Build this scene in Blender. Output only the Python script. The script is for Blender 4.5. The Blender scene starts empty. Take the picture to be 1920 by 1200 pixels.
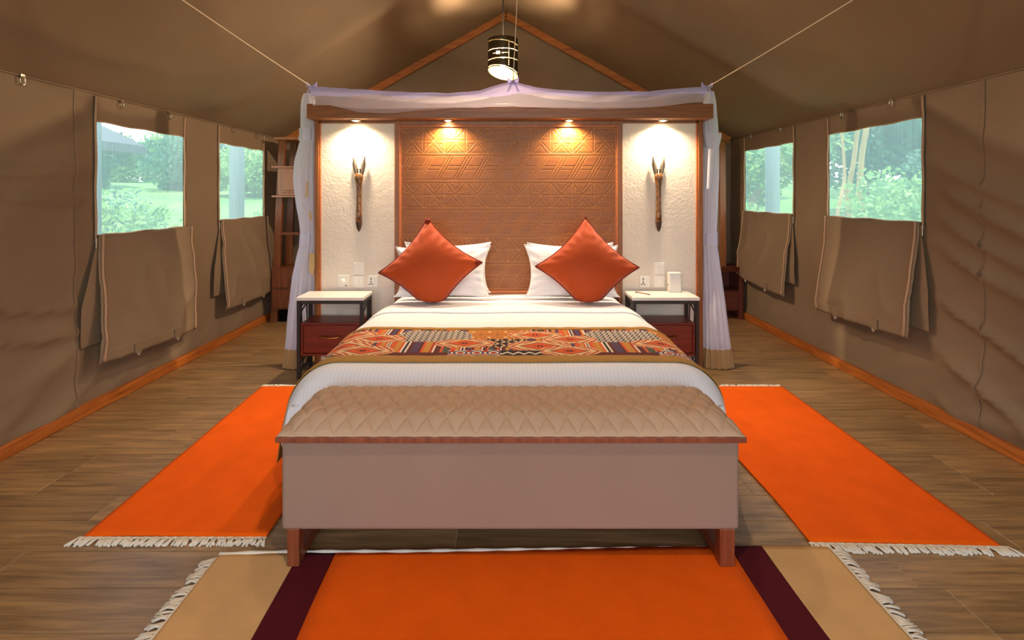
import bpy, bmesh, math, random
import numpy as np
from mathutils import Vector, Matrix, noise
random.seed(7)
PI = math.pi
S = bpy.context.scene
COL = S.collection
F = 956.0            # focal length in pixels of the 1920 px wide photograph
CX, CY, H = 950.0, 365.0, 1.5


def P(u, v, d):
    """world point seen at photo pixel (u, v) at depth d"""
    return Vector(((u - CX) * d / F, d, H - (v - CY) * d / F))


# ------------------------------------------------------------------ camera
cam = bpy.data.cameras.new('camera')
cam.sensor_width = 36
cam.lens = F / 1920 * 36
cam.shift_x = (960 - CX) / 1920
cam.shift_y = (CY - 600) / 1920
cam.clip_start = 0.05
cam.clip_end = 500
camo = bpy.data.objects.new('camera', cam)
COL.objects.link(camo)
camo.location = (0, 0, H)
camo.rotation_euler = (PI / 2, 0, 0)
S.camera = camo

# ------------------------------------------------------------------ colour, world, sun
S.view_settings.view_transform = 'Standard'
S.view_settings.look = 'None'
S.view_settings.exposure = 0.0
S.view_settings.gamma = 1.0
S.view_settings.use_curve_mapping = False
S.cycles.use_denoising = True
S.cycles.max_bounces = 10
S.cycles.transparent_max_bounces = 24
S.cycles.sample_clamp_indirect = 6

SKY = 3.6
PENDANT_W = 300.0
FRONT_W = 80.0
SPOT_W = 75.0
SPOT_WOOD_W = 80.0
world = bpy.data.worlds.new('sky')
S.world = world
world.use_nodes = True
wn = world.node_tree
bg = wn.nodes['Background']
tcw = wn.nodes.new('ShaderNodeTexCoord')
sep = wn.nodes.new('ShaderNodeSeparateXYZ')
wn.links.new(tcw.outputs['Generated'], sep.inputs[0])
rmp = wn.nodes.new('ShaderNodeValToRGB')
rmp.color_ramp.elements[0].position = 0.0
rmp.color_ramp.elements[0].color = (0.92, 0.96, 1.0, 1)
rmp.color_ramp.elements[1].position = 0.7
rmp.color_ramp.elements[1].color = (0.50, 0.70, 1.0, 1)
wn.links.new(sep.outputs['Z'], rmp.inputs[0])
wn.links.new(rmp.outputs[0], bg.inputs['Color'])
bg.inputs['Strength'].default_value = SKY

sun = bpy.data.lights.new('sun', 'SUN')
sun.energy = 6.0
sun.angle = math.radians(3)
sun.color = (1, 0.95, 0.85)
suno = bpy.data.objects.new('sun', sun)
COL.objects.link(suno)
suno.rotation_euler = (math.radians(16), 0, 0)     # high sun

# ------------------------------------------------------------------ material helpers


def hexc(r, g, b):
    f = lambda c: ((c / 255 + 0.055) / 1.055) ** 2.4 if c > 10 else c / 255 / 12.92
    return (f(r), f(g), f(b), 1)


class NT:
    def __init__(self, name):
        self.m = bpy.data.materials.new(name)
        self.m.use_nodes = True
        self.t = self.m.node_tree
        self.b = self.t.nodes['Principled BSDF']
        self.o = self.t.nodes['Material Output']

    def n(self, typ, **kw):
        nd = self.t.nodes.new(typ)
        for k, v in kw.items():
            if k.startswith('_'):
                setattr(nd, k[1:], v)
            else:
                nd.inputs[k.replace('__', ' ')].default_value = v
        return nd

    def l(self, a, b):
        self.t.links.new(a, b)

    def coords(self, scale=(1, 1, 1), kind='Object', rot=(0, 0, 0)):
        tc = self.n('ShaderNodeTexCoord')
        mp = self.n('ShaderNodeMapping')
        mp.inputs['Scale'].default_value = scale
        mp.inputs['Rotation'].default_value = rot
        self.l(tc.outputs[kind], mp.inputs['Vector'])
        return mp.outputs[0]

    def ramp(self, fac, stops):
        r = self.n('ShaderNodeValToRGB')
        cr = r.color_ramp
        cr.elements[0].position, cr.elements[0].color = stops[0]
        cr.elements[1].position, cr.elements[1].color = stops[-1]
        for p, c in stops[1:-1]:
            e = cr.elements.new(p)
            e.color = c
        self.l(fac, r.inputs[0])
        return r.outputs[0]

    def bump(self, h, strength=0.3, dist=0.01):
        b = self.n('ShaderNodeBump')
        b.inputs['Strength'].default_value = strength
        b.inputs['Distance'].default_value = dist
        self.l(h, b.inputs['Height'])
        self.l(b.outputs[0], self.b.inputs['Normal'])


def shade(c, k):
    return (c[0] * k, c[1] * k, c[2] * k, 1)


def plain(name, col, rough=0.6, metal=0.0, spec=0.5):
    t = NT(name)
    t.b.inputs['Base Color'].default_value = col
    t.b.inputs['Roughness'].default_value = rough
    t.b.inputs['Metallic'].default_value = metal
    t.b.inputs['Specular IOR Level'].default_value = spec
    return t.m


def fabric(name, col, var=0.12, scale=400, bump=0.25, rough=0.9, big=3.0, sheen=0.0):
    t = NT(name)
    v = t.coords((1, 1, 1))
    n1 = t.n('ShaderNodeTexNoise', Scale=big, Detail=4.0)
    t.l(v, n1.inputs['Vector'])
    c = t.ramp(n1.outputs['Fac'], [(0.3, shade(col, 1 - var)), (0.7, shade(col, 1 + var))])
    t.l(c, t.b.inputs['Base Color'])
    n2 = t.n('ShaderNodeTexNoise', Scale=scale, Detail=2.0)
    t.l(v, n2.inputs['Vector'])
    t.bump(n2.outputs['Fac'], bump, 0.003)
    t.b.inputs['Roughness'].default_value = rough
    t.b.inputs['Specular IOR Level'].default_value = 0.2
    t.b.inputs['Sheen Weight'].default_value = sheen
    return t.m


def wood(name, c1, c2, axis=0, scale=3.0, stretch=14.0, rough=0.4, rnd=0.0, bump=0.08, coord='Object'):
    t = NT(name)
    sc = [stretch] * 3
    sc[axis] = 1.0
    v = t.coords(tuple(sc), coord)
    if rnd:
        oi = t.n('ShaderNodeObjectInfo')
        ad = t.n('ShaderNodeVectorMath', _operation='MULTIPLY_ADD')
        cmb = t.n('ShaderNodeCombineXYZ')
        for i in range(3):
            t.l(oi.outputs['Random'], cmb.inputs[i])
        ad.inputs[1].default_value = (37, 37, 37)
        t.l(cmb.outputs[0], ad.inputs[0])
        t.l(v, ad.inputs[2])
        v = ad.outputs[0]
    n1 = t.n('ShaderNodeTexNoise', Scale=scale, Detail=7.0, Roughness=0.62, Distortion=0.5)
    t.l(v, n1.inputs['Vector'])
    c = t.ramp(n1.outputs['Fac'], [(0.28, c2), (0.5, tuple((a + b) / 2 for a, b in zip(c1, c2))), (0.72, c1)])
    if rnd:
        hs = t.n('ShaderNodeHueSaturation')
        mr = t.n('ShaderNodeMapRange')
        mr.inputs['To Min'].default_value = 1 - rnd
        mr.inputs['To Max'].default_value = 1 + rnd
        t.l(oi.outputs['Random'], mr.inputs['Value'])
        t.l(mr.outputs[0], hs.inputs['Value'])
        t.l(c, hs.inputs['Color'])
        c = hs.outputs[0]
    t.l(c, t.b.inputs['Base Color'])
    t.b.inputs['Roughness'].default_value = rough
    t.bump(n1.outputs['Fac'], bump, 0.01)
    return t.m


def sheer(name, col, alpha):
    t = NT(name)
    tr = t.n('ShaderNodeBsdfTransparent')
    df = t.n('ShaderNodeBsdfDiffuse')
    tl = t.n('ShaderNodeBsdfTranslucent')
    df.inputs['Color'].default_value = col
    tl.inputs['Color'].default_value = col
    a = t.n('ShaderNodeMixShader')
    a.inputs[0].default_value = 0.45
    t.l(df.outputs[0], a.inputs[1])
    t.l(tl.outputs[0], a.inputs[2])
    b = t.n('ShaderNodeMixShader')
    b.inputs[0].default_value = alpha
    t.l(tr.outputs[0], b.inputs[1])
    t.l(a.outputs[0], b.inputs[2])
    t.l(b.outputs[0], t.o.inputs['Surface'])
    return t


def emit(name, col, s):
    t = NT(name)
    t.b.inputs['Emission Color'].default_value = col
    t.b.inputs['Emission Strength'].default_value = s
    t.b.inputs['Base Color'].default_value = col
    return t.m


M = {}
CANVAS = hexc(135, 114, 91)
M['canvas'] = fabric('canvas', CANVAS, 0.06, 500, 0.25, big=2.0)
M['canvas_roof'] = fabric('canvas_roof', CANVAS, 0.06, 500, 0.2, big=1.5)
M['piping'] = fabric('piping', hexc(182, 146, 116), 0.05, 300, 0.2)
M['plank'] = wood('plank', hexc(188, 148, 98), hexc(112, 84, 52), 0, 2.6, 13, 0.36, rnd=0.13, bump=0.05)
M['grout'] = plain('grout', hexc(206, 190, 166), 0.9)
M['timber'] = wood('timber', hexc(206, 120, 48), hexc(140, 66, 20), 1, 3, 12, 0.4)
M['timber_x'] = wood('timber_x', hexc(200, 122, 52), hexc(140, 72, 24), 0, 3, 12, 0.45)
M['red_wood'] = wood('red_wood', hexc(154, 94, 44), hexc(112, 62, 24), 0, 3, 16, 0.38)
M['red_wood_v'] = wood('red_wood_v', hexc(158, 97, 46), hexc(116, 64, 24), 2, 3, 16, 0.38)
M['carved_wood'] = wood('carved_wood', hexc(152, 88, 26), hexc(122, 65, 17), 0, 4, 16, 0.45, bump=0.0)
M['bead'] = wood('bead', hexc(196, 116, 62), hexc(160, 84, 40), 0, 4, 10, 0.35)
M['night_wood'] = wood('night_wood', hexc(128, 46, 22), hexc(92, 28, 12), 0, 3, 12, 0.35)
M['leg_wood'] = wood('leg_wood', hexc(150, 76, 42), hexc(104, 44, 22), 2, 4, 12, 0.4)
M['wardrobe_wood'] = wood('wardrobe_wood', hexc(134, 76, 34), hexc(94, 47, 20), 2, 3, 12, 0.45)
M['pale_wood'] = wood('pale_wood', hexc(178, 120, 86), hexc(150, 96, 66), 2, 3, 12, 0.5)
M['cabinet_dark'] = wood('cabinet_dark', hexc(110, 48, 26), hexc(72, 28, 14), 0, 3, 12, 0.4)


def linen(name, col, axis, pitch):
    t = NT(name)
    sc = [0, 0, 0]
    sc[axis] = 1.0
    v = t.coords(tuple(sc))
    w = t.n('ShaderNodeTexWave', Scale=1.0 / pitch / 3.14159 * 1.0, _wave_type='BANDS', _bands_direction='XYZ'[axis], _wave_profile='SIN')
    t.l(v, w.inputs['Vector'])
    c = t.ramp(w.outputs['Fac'], [(0.40, shade(col, 0.955)), (0.60, col)])
    t.l(c, t.b.inputs['Base Color'])
    rr = t.n('ShaderNodeMapRange')
    rr.inputs['To Min'].default_value = 0.85
    rr.inputs['To Max'].default_value = 0.5
    t.l(w.outputs['Fac'], rr.inputs['Value'])
    t.l(rr.outputs[0], t.b.inputs['Roughness'])
    t.b.inputs['Specular IOR Level'].default_value = 0.25
    t.bump(w.outputs['Fac'], 0.12, 0.003)
    return t.m


M['sheet'] = linen('sheet', (0.82, 0.81, 0.84, 1), 0, 0.020)
M['pillow'] = linen('pillow', (0.84, 0.83, 0.83, 1), 2, 0.020)
M['cushion'] = fabric('cushion', hexc(174, 66, 14), 0.06, 450, 0.2, 0.6, sheen=0.15)
M['cushion_piping'] = fabric('cushion_piping', hexc(120, 36, 12), 0.06, 450, 0.2, 0.6)
M['gold'] = fabric('gold', hexc(168, 122, 52), 0.08, 300, 0.2, 0.7)
M['bench'] = fabric('bench', hexc(150, 121, 104), 0.04, 500, 0.25, 0.85)
M['bench_top'] = fabric('bench_top', hexc(184, 152, 126), 0.04, 500, 0.25, 0.85)
M['stitch'] = fabric('stitch', hexc(206, 176, 146), 0.04, 500, 0.25, 0.85)
M['rug_orange'] = fabric('rug_orange', hexc(250, 100, 4), 0.05, 260, 0.6, 0.95, big=7)
M['rug_cream'] = fabric('rug_cream', hexc(214, 168, 112), 0.05, 260, 0.5, 0.95, big=7)
M['rug_maroon'] = fabric('rug_maroon', hexc(86, 16, 26), 0.08, 260, 0.5, 0.95, big=7)
M['fringe'] = fabric('fringe', hexc(232, 220, 200), 0.06, 300, 0.3, 0.95)
M['black_metal'] = plain('black_metal', hexc(48, 42, 38), 0.45, 0.3)
M['white_top'] = plain('white_top', hexc(236, 230, 220), 0.18)
M['white_plastic'] = plain('white_plastic', hexc(234, 228, 218), 0.3)
M['dark_plastic'] = plain('dark_plastic', hexc(30, 28, 26), 0.5)
M['brass'] = plain('brass', hexc(190, 142, 70), 0.3, 1.0)
M['steel'] = plain('steel', hexc(190, 180, 160), 0.3, 1.0)
M['shade_metal'] = plain('shade_metal', hexc(84, 70, 46), 0.38, 0.75)
M['rope'] = fabric('rope', hexc(226, 206, 180), 0.05, 300, 0.2)
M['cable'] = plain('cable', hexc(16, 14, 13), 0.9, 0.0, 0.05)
M['bulb'] = emit('bulb', (1.0, 0.74, 0.40, 1), 300)
M['downlight'] = emit('downlight', (1.0, 0.76, 0.45, 1), 60)
M['ear'] = wood('ear', hexc(140, 126, 108), hexc(84, 72, 60), 2, 8, 20, 0.5)
M['hoof'] = wood('hoof', hexc(92, 66, 44), hexc(48, 32, 22), 2, 6, 6, 0.4)
M['tape'] = fabric('tape', hexc(204, 170, 120), 0.05, 300, 0.2)
M['hem'] = fabric('hem', hexc(180, 142, 96), 0.05, 300, 0.2)
M['paper'] = plain('paper', hexc(236, 230, 220), 0.8)
M['mirror'] = plain('mirror', (0.85, 0.85, 0.85, 1), 0.03, 1.0)
M['net'] = sheer('net', (0.80, 0.78, 0.86, 1), 0.5).m
M['net_fold'] = sheer('net_fold', (0.95, 0.92, 0.97, 1), 0.84).m
M['net_tie'] = sheer('net_tie', (0.88, 0.85, 0.95, 1), 0.95).m
M['net_canopy'] = sheer('net_canopy', (0.62, 0.58, 0.67, 1), 0.55).m
M['net_border'] = sheer('net_border', (0.70, 0.64, 0.94, 1), 0.95).m


def giraffe_mat():
    t = NT('giraffe')
    v = t.coords((1, 1, 0.75))
    vo = t.n('ShaderNodeTexVoronoi', Scale=26.0, _feature='DISTANCE_TO_EDGE')
    t.l(v, vo.inputs['Vector'])
    c = t.ramp(vo.outputs['Distance'], [(0.02, hexc(66, 40, 20)), (0.10, hexc(150, 98, 50))])
    t.l(c, t.b.inputs['Base Color'])
    t.b.inputs['Roughness'].default_value = 0.35
    return t.m


M['giraffe'] = giraffe_mat()


def plaster_mat():
    t = NT('plaster')
    v = t.coords((1, 1, 1))
    n1 = t.n('ShaderNodeTexNoise', Scale=45.0, Detail=5.0, Roughness=0.55, Distortion=0.4)
    t.l(v, n1.inputs['Vector'])
    n2 = t.n('ShaderNodeTexNoise', Scale=14.0, Detail=3.0)
    t.l(v, n2.inputs['Vector'])
    mx = t.n('ShaderNodeMath', _operation='ADD')
    t.l(n1.outputs['Fac'], mx.inputs[0])
    t.l(n2.outputs['Fac'], mx.inputs[1])
    t.b.inputs['Base Color'].default_value = hexc(226, 214, 198)
    t.b.inputs['Roughness'].default_value = 0.85
    t.bump(mx.outputs[0], 0.36, 0.010)
    return t.m


M['plaster'] = plaster_mat()


def gauze_mat():
    t = sheer('gauze', (0.68, 0.88, 0.96, 1), 0.42)
    v = t.coords((1, 60, 1.2))
    n1 = t.n('ShaderNodeTexNoise', Scale=2.0, Detail=5.0)
    t.l(v, n1.inputs['Vector'])
    mr = t.n('ShaderNodeMapRange')
    mr.inputs['From Min'].default_value = 0.3
    mr.inputs['From Max'].default_value = 0.7
    mr.inputs['To Min'].default_value = 0.37
    mr.inputs['To Max'].default_value = 0.47
    t.l(n1.outputs['Fac'], mr.inputs['Value'])
    for nd in t.t.nodes:
        if nd.type == 'MIX_SHADER' and abs(nd.inputs[0].default_value - 0.42) < 1e-4:
            t.l(mr.outputs[0], nd.inputs[0])
    return t.m


M['gauze'] = gauze_mat()


def leaf_mat(name, c1, c2):
    t = NT(name)
    gi = t.n('ShaderNodeNewGeometry')
    cr = t.ramp(gi.outputs['Random Per Island'], [(0.0, c2), (1.0, c1)])
    t.l(cr, t.b.inputs['Base Color'])
    t.b.inputs['Roughness'].default_value = 0.55
    tl = t.n('ShaderNodeBsdfTranslucent')
    t.l(cr, tl.inputs['Color'])
    mx = t.n('ShaderNodeMixShader')
    mx.inputs[0].default_value = 0.4
    t.l(t.b.outputs[0], mx.inputs[1])
    t.l(tl.outputs[0], mx.inputs[2])
    t.l(mx.outputs[0], t.o.inputs['Surface'])
    return t.m


M['leaf_dark'] = leaf_mat('leaf_dark', hexc(112, 156, 110), hexc(56, 104, 82))
M['leaf_light'] = leaf_mat('leaf_light', hexc(172, 204, 116), hexc(96, 150, 88))
M['bark'] = wood('bark', hexc(150, 130, 104), hexc(96, 82, 66), 2, 3, 6, 0.9)
M['bark_yellow'] = wood('bark_yellow', hexc(214, 176, 112), hexc(164, 128, 78), 2, 3, 6, 0.9)
M['post_grey'] = plain('post_grey', hexc(112, 128, 124), 0.7)
M['thatch'] = wood('thatch', hexc(112, 112, 112), hexc(72, 74, 78), 2, 6, 10, 0.95)
M['hut_wall'] = plain('hut_wall', hexc(150, 140, 124), 0.9)


def lawn_mat():
    t = NT('lawn')
    v = t.coords((1, 1, 1))
    n1 = t.n('ShaderNodeTexNoise', Scale=0.35, Detail=6.0)
    t.l(v, n1.inputs['Vector'])
    c = t.ramp(n1.outputs['Fac'], [(0.3, hexc(84, 138, 66)), (0.7, hexc(136, 178, 92))])
    t.l(c, t.b.inputs['Base Color'])
    t.b.inputs['Roughness'].default_value = 0.9
    n2 = t.n('ShaderNodeTexNoise', Scale=30.0, Detail=2.0)
    t.l(v, n2.inputs['Vector'])
    t.bump(n2.outputs['Fac'], 0.6, 0.05)
    return t.m


M['lawn'] = lawn_mat()

# ------------------------------------------------------------------ mesh helpers


def tag(o, label=None, cat=None, group=None, kind=None):
    if label:
        o['label'] = label
    if cat:
        o['category'] = cat
    if group:
        o['group'] = group
    if kind:
        o['kind'] = kind
    return o


def thing(name, label, cat, loc=(0, 0, 0), group=None, rz=0.0):
    o = bpy.data.objects.new(name, None)
    o.empty_display_size = 0.1
    COL.objects.link(o)
    o.location = loc
    o.rotation_euler = (0, 0, rz)
    return tag(o, label, cat, group)


def settle(parent):
    """world matrix of an object whose parents carry no parent inverse"""
    m = Matrix.Identity(4)
    chain = []
    o = parent
    while o is not None:
        chain.append(o)
        o = o.parent
    for o in reversed(chain):
        m = m @ (Matrix.Translation(o.location) @ o.rotation_euler.to_matrix().to_4x4())
    return m


def link(name, me, mat, parent=None, smooth=False, local=False):
    """link a mesh given in world coordinates (or local ones) under parent"""
    mats = mat if isinstance(mat, (list, tuple)) else [mat]
    for m in mats:
        me.materials.append(m)
    if parent is not None and not local:
        me.transform(settle(parent).inverted())
    if smooth:
        for p in me.polygons:
            p.use_smooth = True
    o = bpy.data.objects.new(name, me)
    COL.objects.link(o)
    if parent is not None:
        o.parent = parent
    return o


class MB:
    def __init__(self):
        self.v = []
        self.f = []
        self.mi = []
        self.cur = 0

    def add(self, vs, fs):
        k = len(self.v)
        self.v += [tuple(x) for x in vs]
        self.f += [tuple(i + k for i in f) for f in fs]
        self.mi += [self.cur] * len(fs)
        return self

    def box(self, x0, x1, y0, y1, z0, z1, mtx=None):
        vs = [Vector((x, y, z)) for z in (z0, z1) for y in (y0, y1) for x in (x0, x1)]
        if mtx is not None:
            vs = [mtx @ v for v in vs]
        return self.add(vs, [(0, 2, 3, 1), (4, 5, 7, 6), (0, 1, 5, 4), (2, 6, 7, 3), (0, 4, 6, 2), (1, 3, 7, 5)])

    def bar(self, a, b, w, h=None, up=(0, 0, 1)):
        """square bar from a to b"""
        a, b = Vector(a), Vector(b)
        h = w if h is None else h
        d = (b - a).normalized()
        up = Vector(up)
        if abs(d.dot(up)) > 0.98:
            up = Vector((0, 1, 0))
        s = d.cross(up).normalized()
        t = s.cross(d).normalized()
        vs = []
        for p in (a, b):
            for i, j in ((-1, -1), (1, -1), (1, 1), (-1, 1)):
                vs.append(p + s * (i * w / 2) + t * (j * h / 2))
        return self.add(vs, [(0, 1, 2, 3), (7, 6, 5, 4), (0, 4, 5, 1), (1, 5, 6, 2), (2, 6, 7, 3), (3, 7, 4, 0)])

    def tube(self, pts, r, n=8, closed=False):
        pts = [Vector(p) for p in pts]
        m = len(pts)
        rs = r if isinstance(r, (list, tuple)) else [r] * m
        vs = []
        prev = None
        for i, p in enumerate(pts):
            if closed:
                d = pts[(i + 1) % m] - pts[i - 1]
            else:
                d = pts[min(i + 1, m - 1)] - pts[max(i - 1, 0)]
            d.normalize()
            if prev is None:
                s = d.orthogonal().normalized()
            else:
                s = (prev - d * prev.dot(d))
                s = s.normalized() if s.length > 1e-6 else d.orthogonal().normalized()
            prev = s
            t = d.cross(s)
            for k in range(n):
                a = 2 * PI * k / n
                vs.append(p + (s * math.cos(a) + t * math.sin(a)) * rs[i])
        fs = []
        for i in range(m if closed else m - 1):
            j = (i + 1) % m
            for k in range(n):
                fs.append((i * n + k, i * n + (k + 1) % n, j * n + (k + 1) % n, j * n + k))
        if not closed:
            fs.append(tuple(reversed(range(n))))
            fs.append(tuple((m - 1) * n + k for k in range(n)))
        return self.add(vs, fs)

    def lathe(self, prof, c, n=24, cap=True):
        """profile list of (r, z) about the vertical through c"""
        c = Vector(c)
        vs = []
        for r, z in prof:
            for k in range(n):
                a = 2 * PI * k / n
                vs.append(c + Vector((r * math.cos(a), r * math.sin(a), z)))
        fs = []
        for i in range(len(prof) - 1):
            for k in range(n):
                fs.append((i * n + k, i * n + (k + 1) % n, (i + 1) * n + (k + 1) % n, (i + 1) * n + k))
        if cap:
            fs.append(tuple(reversed(range(n))))
            fs.append(tuple((len(prof) - 1) * n + k for k in range(n)))
        return self.add(vs, fs)

    def grid(self, fn, nu, nv, skip=None):
        vs = [fn(i / nu, j / nv) for j in range(nv + 1) for i in range(nu + 1)]
        fs = []
        for j in range(nv):
            for i in range(nu):
                if skip and skip(i, j):
                    continue
                a = j * (nu + 1) + i
                fs.append((a, a + 1, a + nu + 2, a + nu + 1))
        return self.add(vs, fs)

    def mesh(self, name):
        me = bpy.data.meshes.new(name)
        me.from_pydata(self.v, [], self.f)
        if any(self.mi):
            me.polygons.foreach_set('material_index', self.mi)
        me.update()
        return me

    def out(self, name, mat, parent=None, smooth=False, bevel=0.0, solid=0.0, seg=2, local=False, off=0.0):
        o = link(name, self.mesh(name), mat, parent, smooth, local)
        if bevel:
            m = o.modifiers.new('bevel', 'BEVEL')
            m.width = bevel
            m.segments = seg
            m.limit_method = 'ANGLE'
            m.angle_limit = math.radians(40)
        if solid:
            m = o.modifiers.new('solid', 'SOLIDIFY')
            m.thickness = solid
            m.offset = off
        return o


def box(name, mat, parent, x0, x1, y0, y1, z0, z1, bevel=0.003):
    return MB().box(x0, x1, y0, y1, z0, z1).out(name, mat, parent, bevel=bevel)


def smoothstep(a, b, x):
    t = min(1, max(0, (x - a) / (b - a)))
    return t * t * (3 - 2 * t)


def nz(x, y, z=0.0):
    return noise.noise(Vector((x, y, z)))


# ------------------------------------------------------------------ floor of separate planks
XL, XR = -2.88, 2.90          # side walls
YB, YF = 6.60, -2.2           # back wall, open front
EAVE, APEX = 2.21, 3.84
XA = -0.01

floor = MB().box(XL - 0.15, XR + 0.15, YF, YB + 0.1, -0.12, -0.003).out('floor', M['grout'])
tag(floor, kind='structure')
ROW0, RW, PL = 1.7445, 0.2005, 1.2
offs = {1: -2.02, 2: -2.62, 3: -1.923, 4: -2.367, 5: -2.35, 6: -1.937}
plank_mesh = {}


def plank(x0, x1, y0, y1):
    key = (round(x1 - x0, 3), round(y1 - y0, 3))
    if key not in plank_mesh:
        L, W = (x1 - x0) / 2 - 0.0017, (y1 - y0) / 2 - 0.0015
        b = 0.0012
        vs = [(-L, -W, -0.02), (L, -W, -0.02), (L, W, -0.02), (-L, W, -0.02), (-L, -W, -b), (L, -W, -b), (L, W, -b), (-L, W, -b),
              (-L + b, -W + b, 0), (L - b, -W + b, 0), (L - b, W - b, 0), (-L + b, W - b, 0)]
        fs = [(0, 1, 5, 4), (1, 2, 6, 5), (2, 3, 7, 6), (3, 0, 4, 7), (4, 5, 9, 8), (5, 6, 10, 9), (6, 7, 11, 10), (7, 4, 8, 11), (8, 9, 10, 11)]
        me = bpy.data.meshes.new('plank')
        me.from_pydata(vs, [], fs)
        me.materials.append(M['plank'])
        plank_mesh[key] = me
    o = bpy.data.objects.new('plank', plank_mesh[key])
    COL.objects.link(o)
    o.location = ((x0 + x1) / 2, (y0 + y1) / 2, 0)
    o.parent = floor


for k in range(-4, 25):
    y0 = ROW0 + RW * k
    y1 = min(y0 + RW, YB)
    o0 = offs.get(k, random.choice([-1.93, -2.37, -2.62, -2.1]))
    x = o0
    while x > XL:
        x -= PL
    while x < XR:
        a, b = max(x, XL), min(x + PL, XR)
        if b - a > 0.02:
            plank(a, b, y0, y1)
        x += PL
box_f = MB().box(XL, XR, YF, ROW0 - 4 * RW, -0.02, 0).out('board', M['plank'], floor)

# ------------------------------------------------------------------ tent walls
WIN = {  # wall side, y0, y1, z0, z1
    'window_1': (-1, 3.575, 4.535, 1.213, 2.015),
    'window_2': (-1, 5.10, 6.02, 1.243, 2.02),
    'window_3': (1, 3.555, 4.58, 1.305, 2.04),
    'window_4': (1, 5.15, 6.19, 1.30, 2.03),
}


def ridged(a):
    return 1 - abs(a) * 2


def wall_disp(side, y, z):
    s = 10 if side < 0 else 40
    d = 0.012 * nz(y * 0.9, z * 1.2, s)
    near = smoothstep(3.55, 3.2, y)            # loose canvas near the camera
    w = nz(y * 1.1, z * 2.0, s + 3) * 0.35
    if side < 0:
        f = ridged(nz(y * 0.55 + 3, (z + w * 0.25 + 0.03 * y) * 4.6, s + 5))
        d += near * 0.060 * max(0, f) ** 3 * smoothstep(2.1, 1.5, z)
        g = ridged(nz((y + z * 0.8) * 1.0, (z - y * 0.55) * 3.6, s + 7))
        d += 0.032 * max(0, g) ** 2 * smoothstep(0.8, 0.15, z) * (0.5 + 0.5 * near)
        f2 = ridged(nz(y * 2.2, (z + 0.2 * y) * 1.6, s + 9))
        d += 0.006 * max(0, f2) ** 2 * smoothstep(3.4, 4.0, y) * smoothstep(0.9, 0.3, z)
    else:
        f = ridged(nz(y * 0.5 + (2.2 - z) * 0.9, (z - 0.42 * (3.6 - y) * -1 + w * 0.2) * 3.4, s + 5))
        d += near * 0.060 * max(0, f) ** 3 * smoothstep(2.2, 1.4, z)
        g = ridged(nz((y - z) * 0.8, (z + 0.45 * y + w * 0.3) * 4.2, s + 7))
        d += 0.040 * max(0, g) ** 2 * smoothstep(0.75, 0.1, z) * (0.45 + 0.55 * near)
    d *= smoothstep(0.0, 0.12, z) * smoothstep(0, 0.15, EAVE - z)
    for sd, a, b, c, e in WIN.values():
        if sd == side:
            dy = max(a - y, y - b, 0)
            dz = max(c - z, z - e, 0)
            d *= smoothstep(0.01, 0.14, math.hypot(dy, dz))
    return d


def lines(a, b, step, snaps):
    pts = sorted(set([a, b] + snaps))
    out = []
    for p, q in zip(pts, pts[1:]):
        n = max(1, round((q - p) / step))
        out += [p + (q - p) * i / n for i in range(n)]
    return out + [b]


def side_wall(side):
    x = XL if side < 0 else XR
    wins = [w for w in WIN.values() if w[0] == side]
    ys = lines(YF, YB, 0.035, [v for w in wins for v in w[1:3]])
    zs = lines(0.0, EAVE, 0.03, [v for w in wins for v in w[3:5]])
    vs = [(x - side * wall_disp(side, y, z), y, z) for z in zs for y in ys]
    n = len(ys)
    fs = []
    for j in range(len(zs) - 1):
        for i in range(n - 1):
            ym, zm = (ys[i] + ys[i + 1]) / 2, (zs[j] + zs[j + 1]) / 2
            if any(w[1] < ym < w[2] and w[3] < zm < w[4] for w in wins):
                continue
            a = j * n + i
            q = (a, a + 1, a + n + 1, a + n)
            fs.append(q if side < 0 else q[::-1])
    mb = MB().add(vs, fs)
    o = mb.out('wall_left' if side < 0 else 'wall_right', M['canvas'], smooth=True)
    tag(o, kind='structure')
    # stitched vertical seam of the canvas panels, and the hem along the eave
    for ysm in ([3.40, 1.9] if side < 0 else [3.10, 2.0]):
        pts = [(x - side * (wall_disp(side, ysm, z) + 0.002), z) for z in np.linspace(0.08, EAVE, 60)]
        sm = MB()
        sm.grid(lambda u, v: (pts[int(round(v * 59))][0] - side * 0.0015, ysm - 0.011 + 0.022 * u, pts[int(round(v * 59))][1]), 1, 59)
        sm.out('seam', M['canvas'], o, smooth=True)
    return o


wall_left = side_wall(-1)
wall_right = side_wall(1)


def roof_disp(side, y, s):
    """downward sag; s runs 0 at the eave to 1 at the ridge"""
    e = smoothstep(0, 0.12, s) * smoothstep(0, 0.06, 1 - s)
    d = 0.012 * nz(y * 0.8, s * 2.0, 5 + side)
    yc = 4.42 + 0.25 * (1 - s) * (1 if side < 0 else 0.4)
    d += 0.075 * math.exp(-((y - yc) / 0.20) ** 2)
    d += 0.018 * max(0, ridged(nz(y * 0.7 + s * 1.6, (s * 1.5 - y * 0.25) * 2.2, 22 + side * 3))) ** 3 * smoothstep(4.2, 3.4, y)
    return d * e


def roof_pt(side, y, s):
    xe = XL if side < 0 else XR
    x = xe + (XA - xe) * s
    z = EAVE + (APEX - EAVE) * s
    nx = (APEX - EAVE) / abs(XA - xe)
    k = 1 / math.hypot(1, nx)
    d = roof_disp(side, y, s)
    return Vector((x - side * 0 + (-side) * d * nx * k * 1.0, y, z - d * k))


ceiling = MB()
for sd in (-1, 1):
    ceiling.grid(lambda u, v: roof_pt(sd, YF + (YB - YF) * u, v), 200, 60)
ceiling = tag(ceiling.out('ceiling', M['canvas_roof'], smooth=True), kind='structure')
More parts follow.
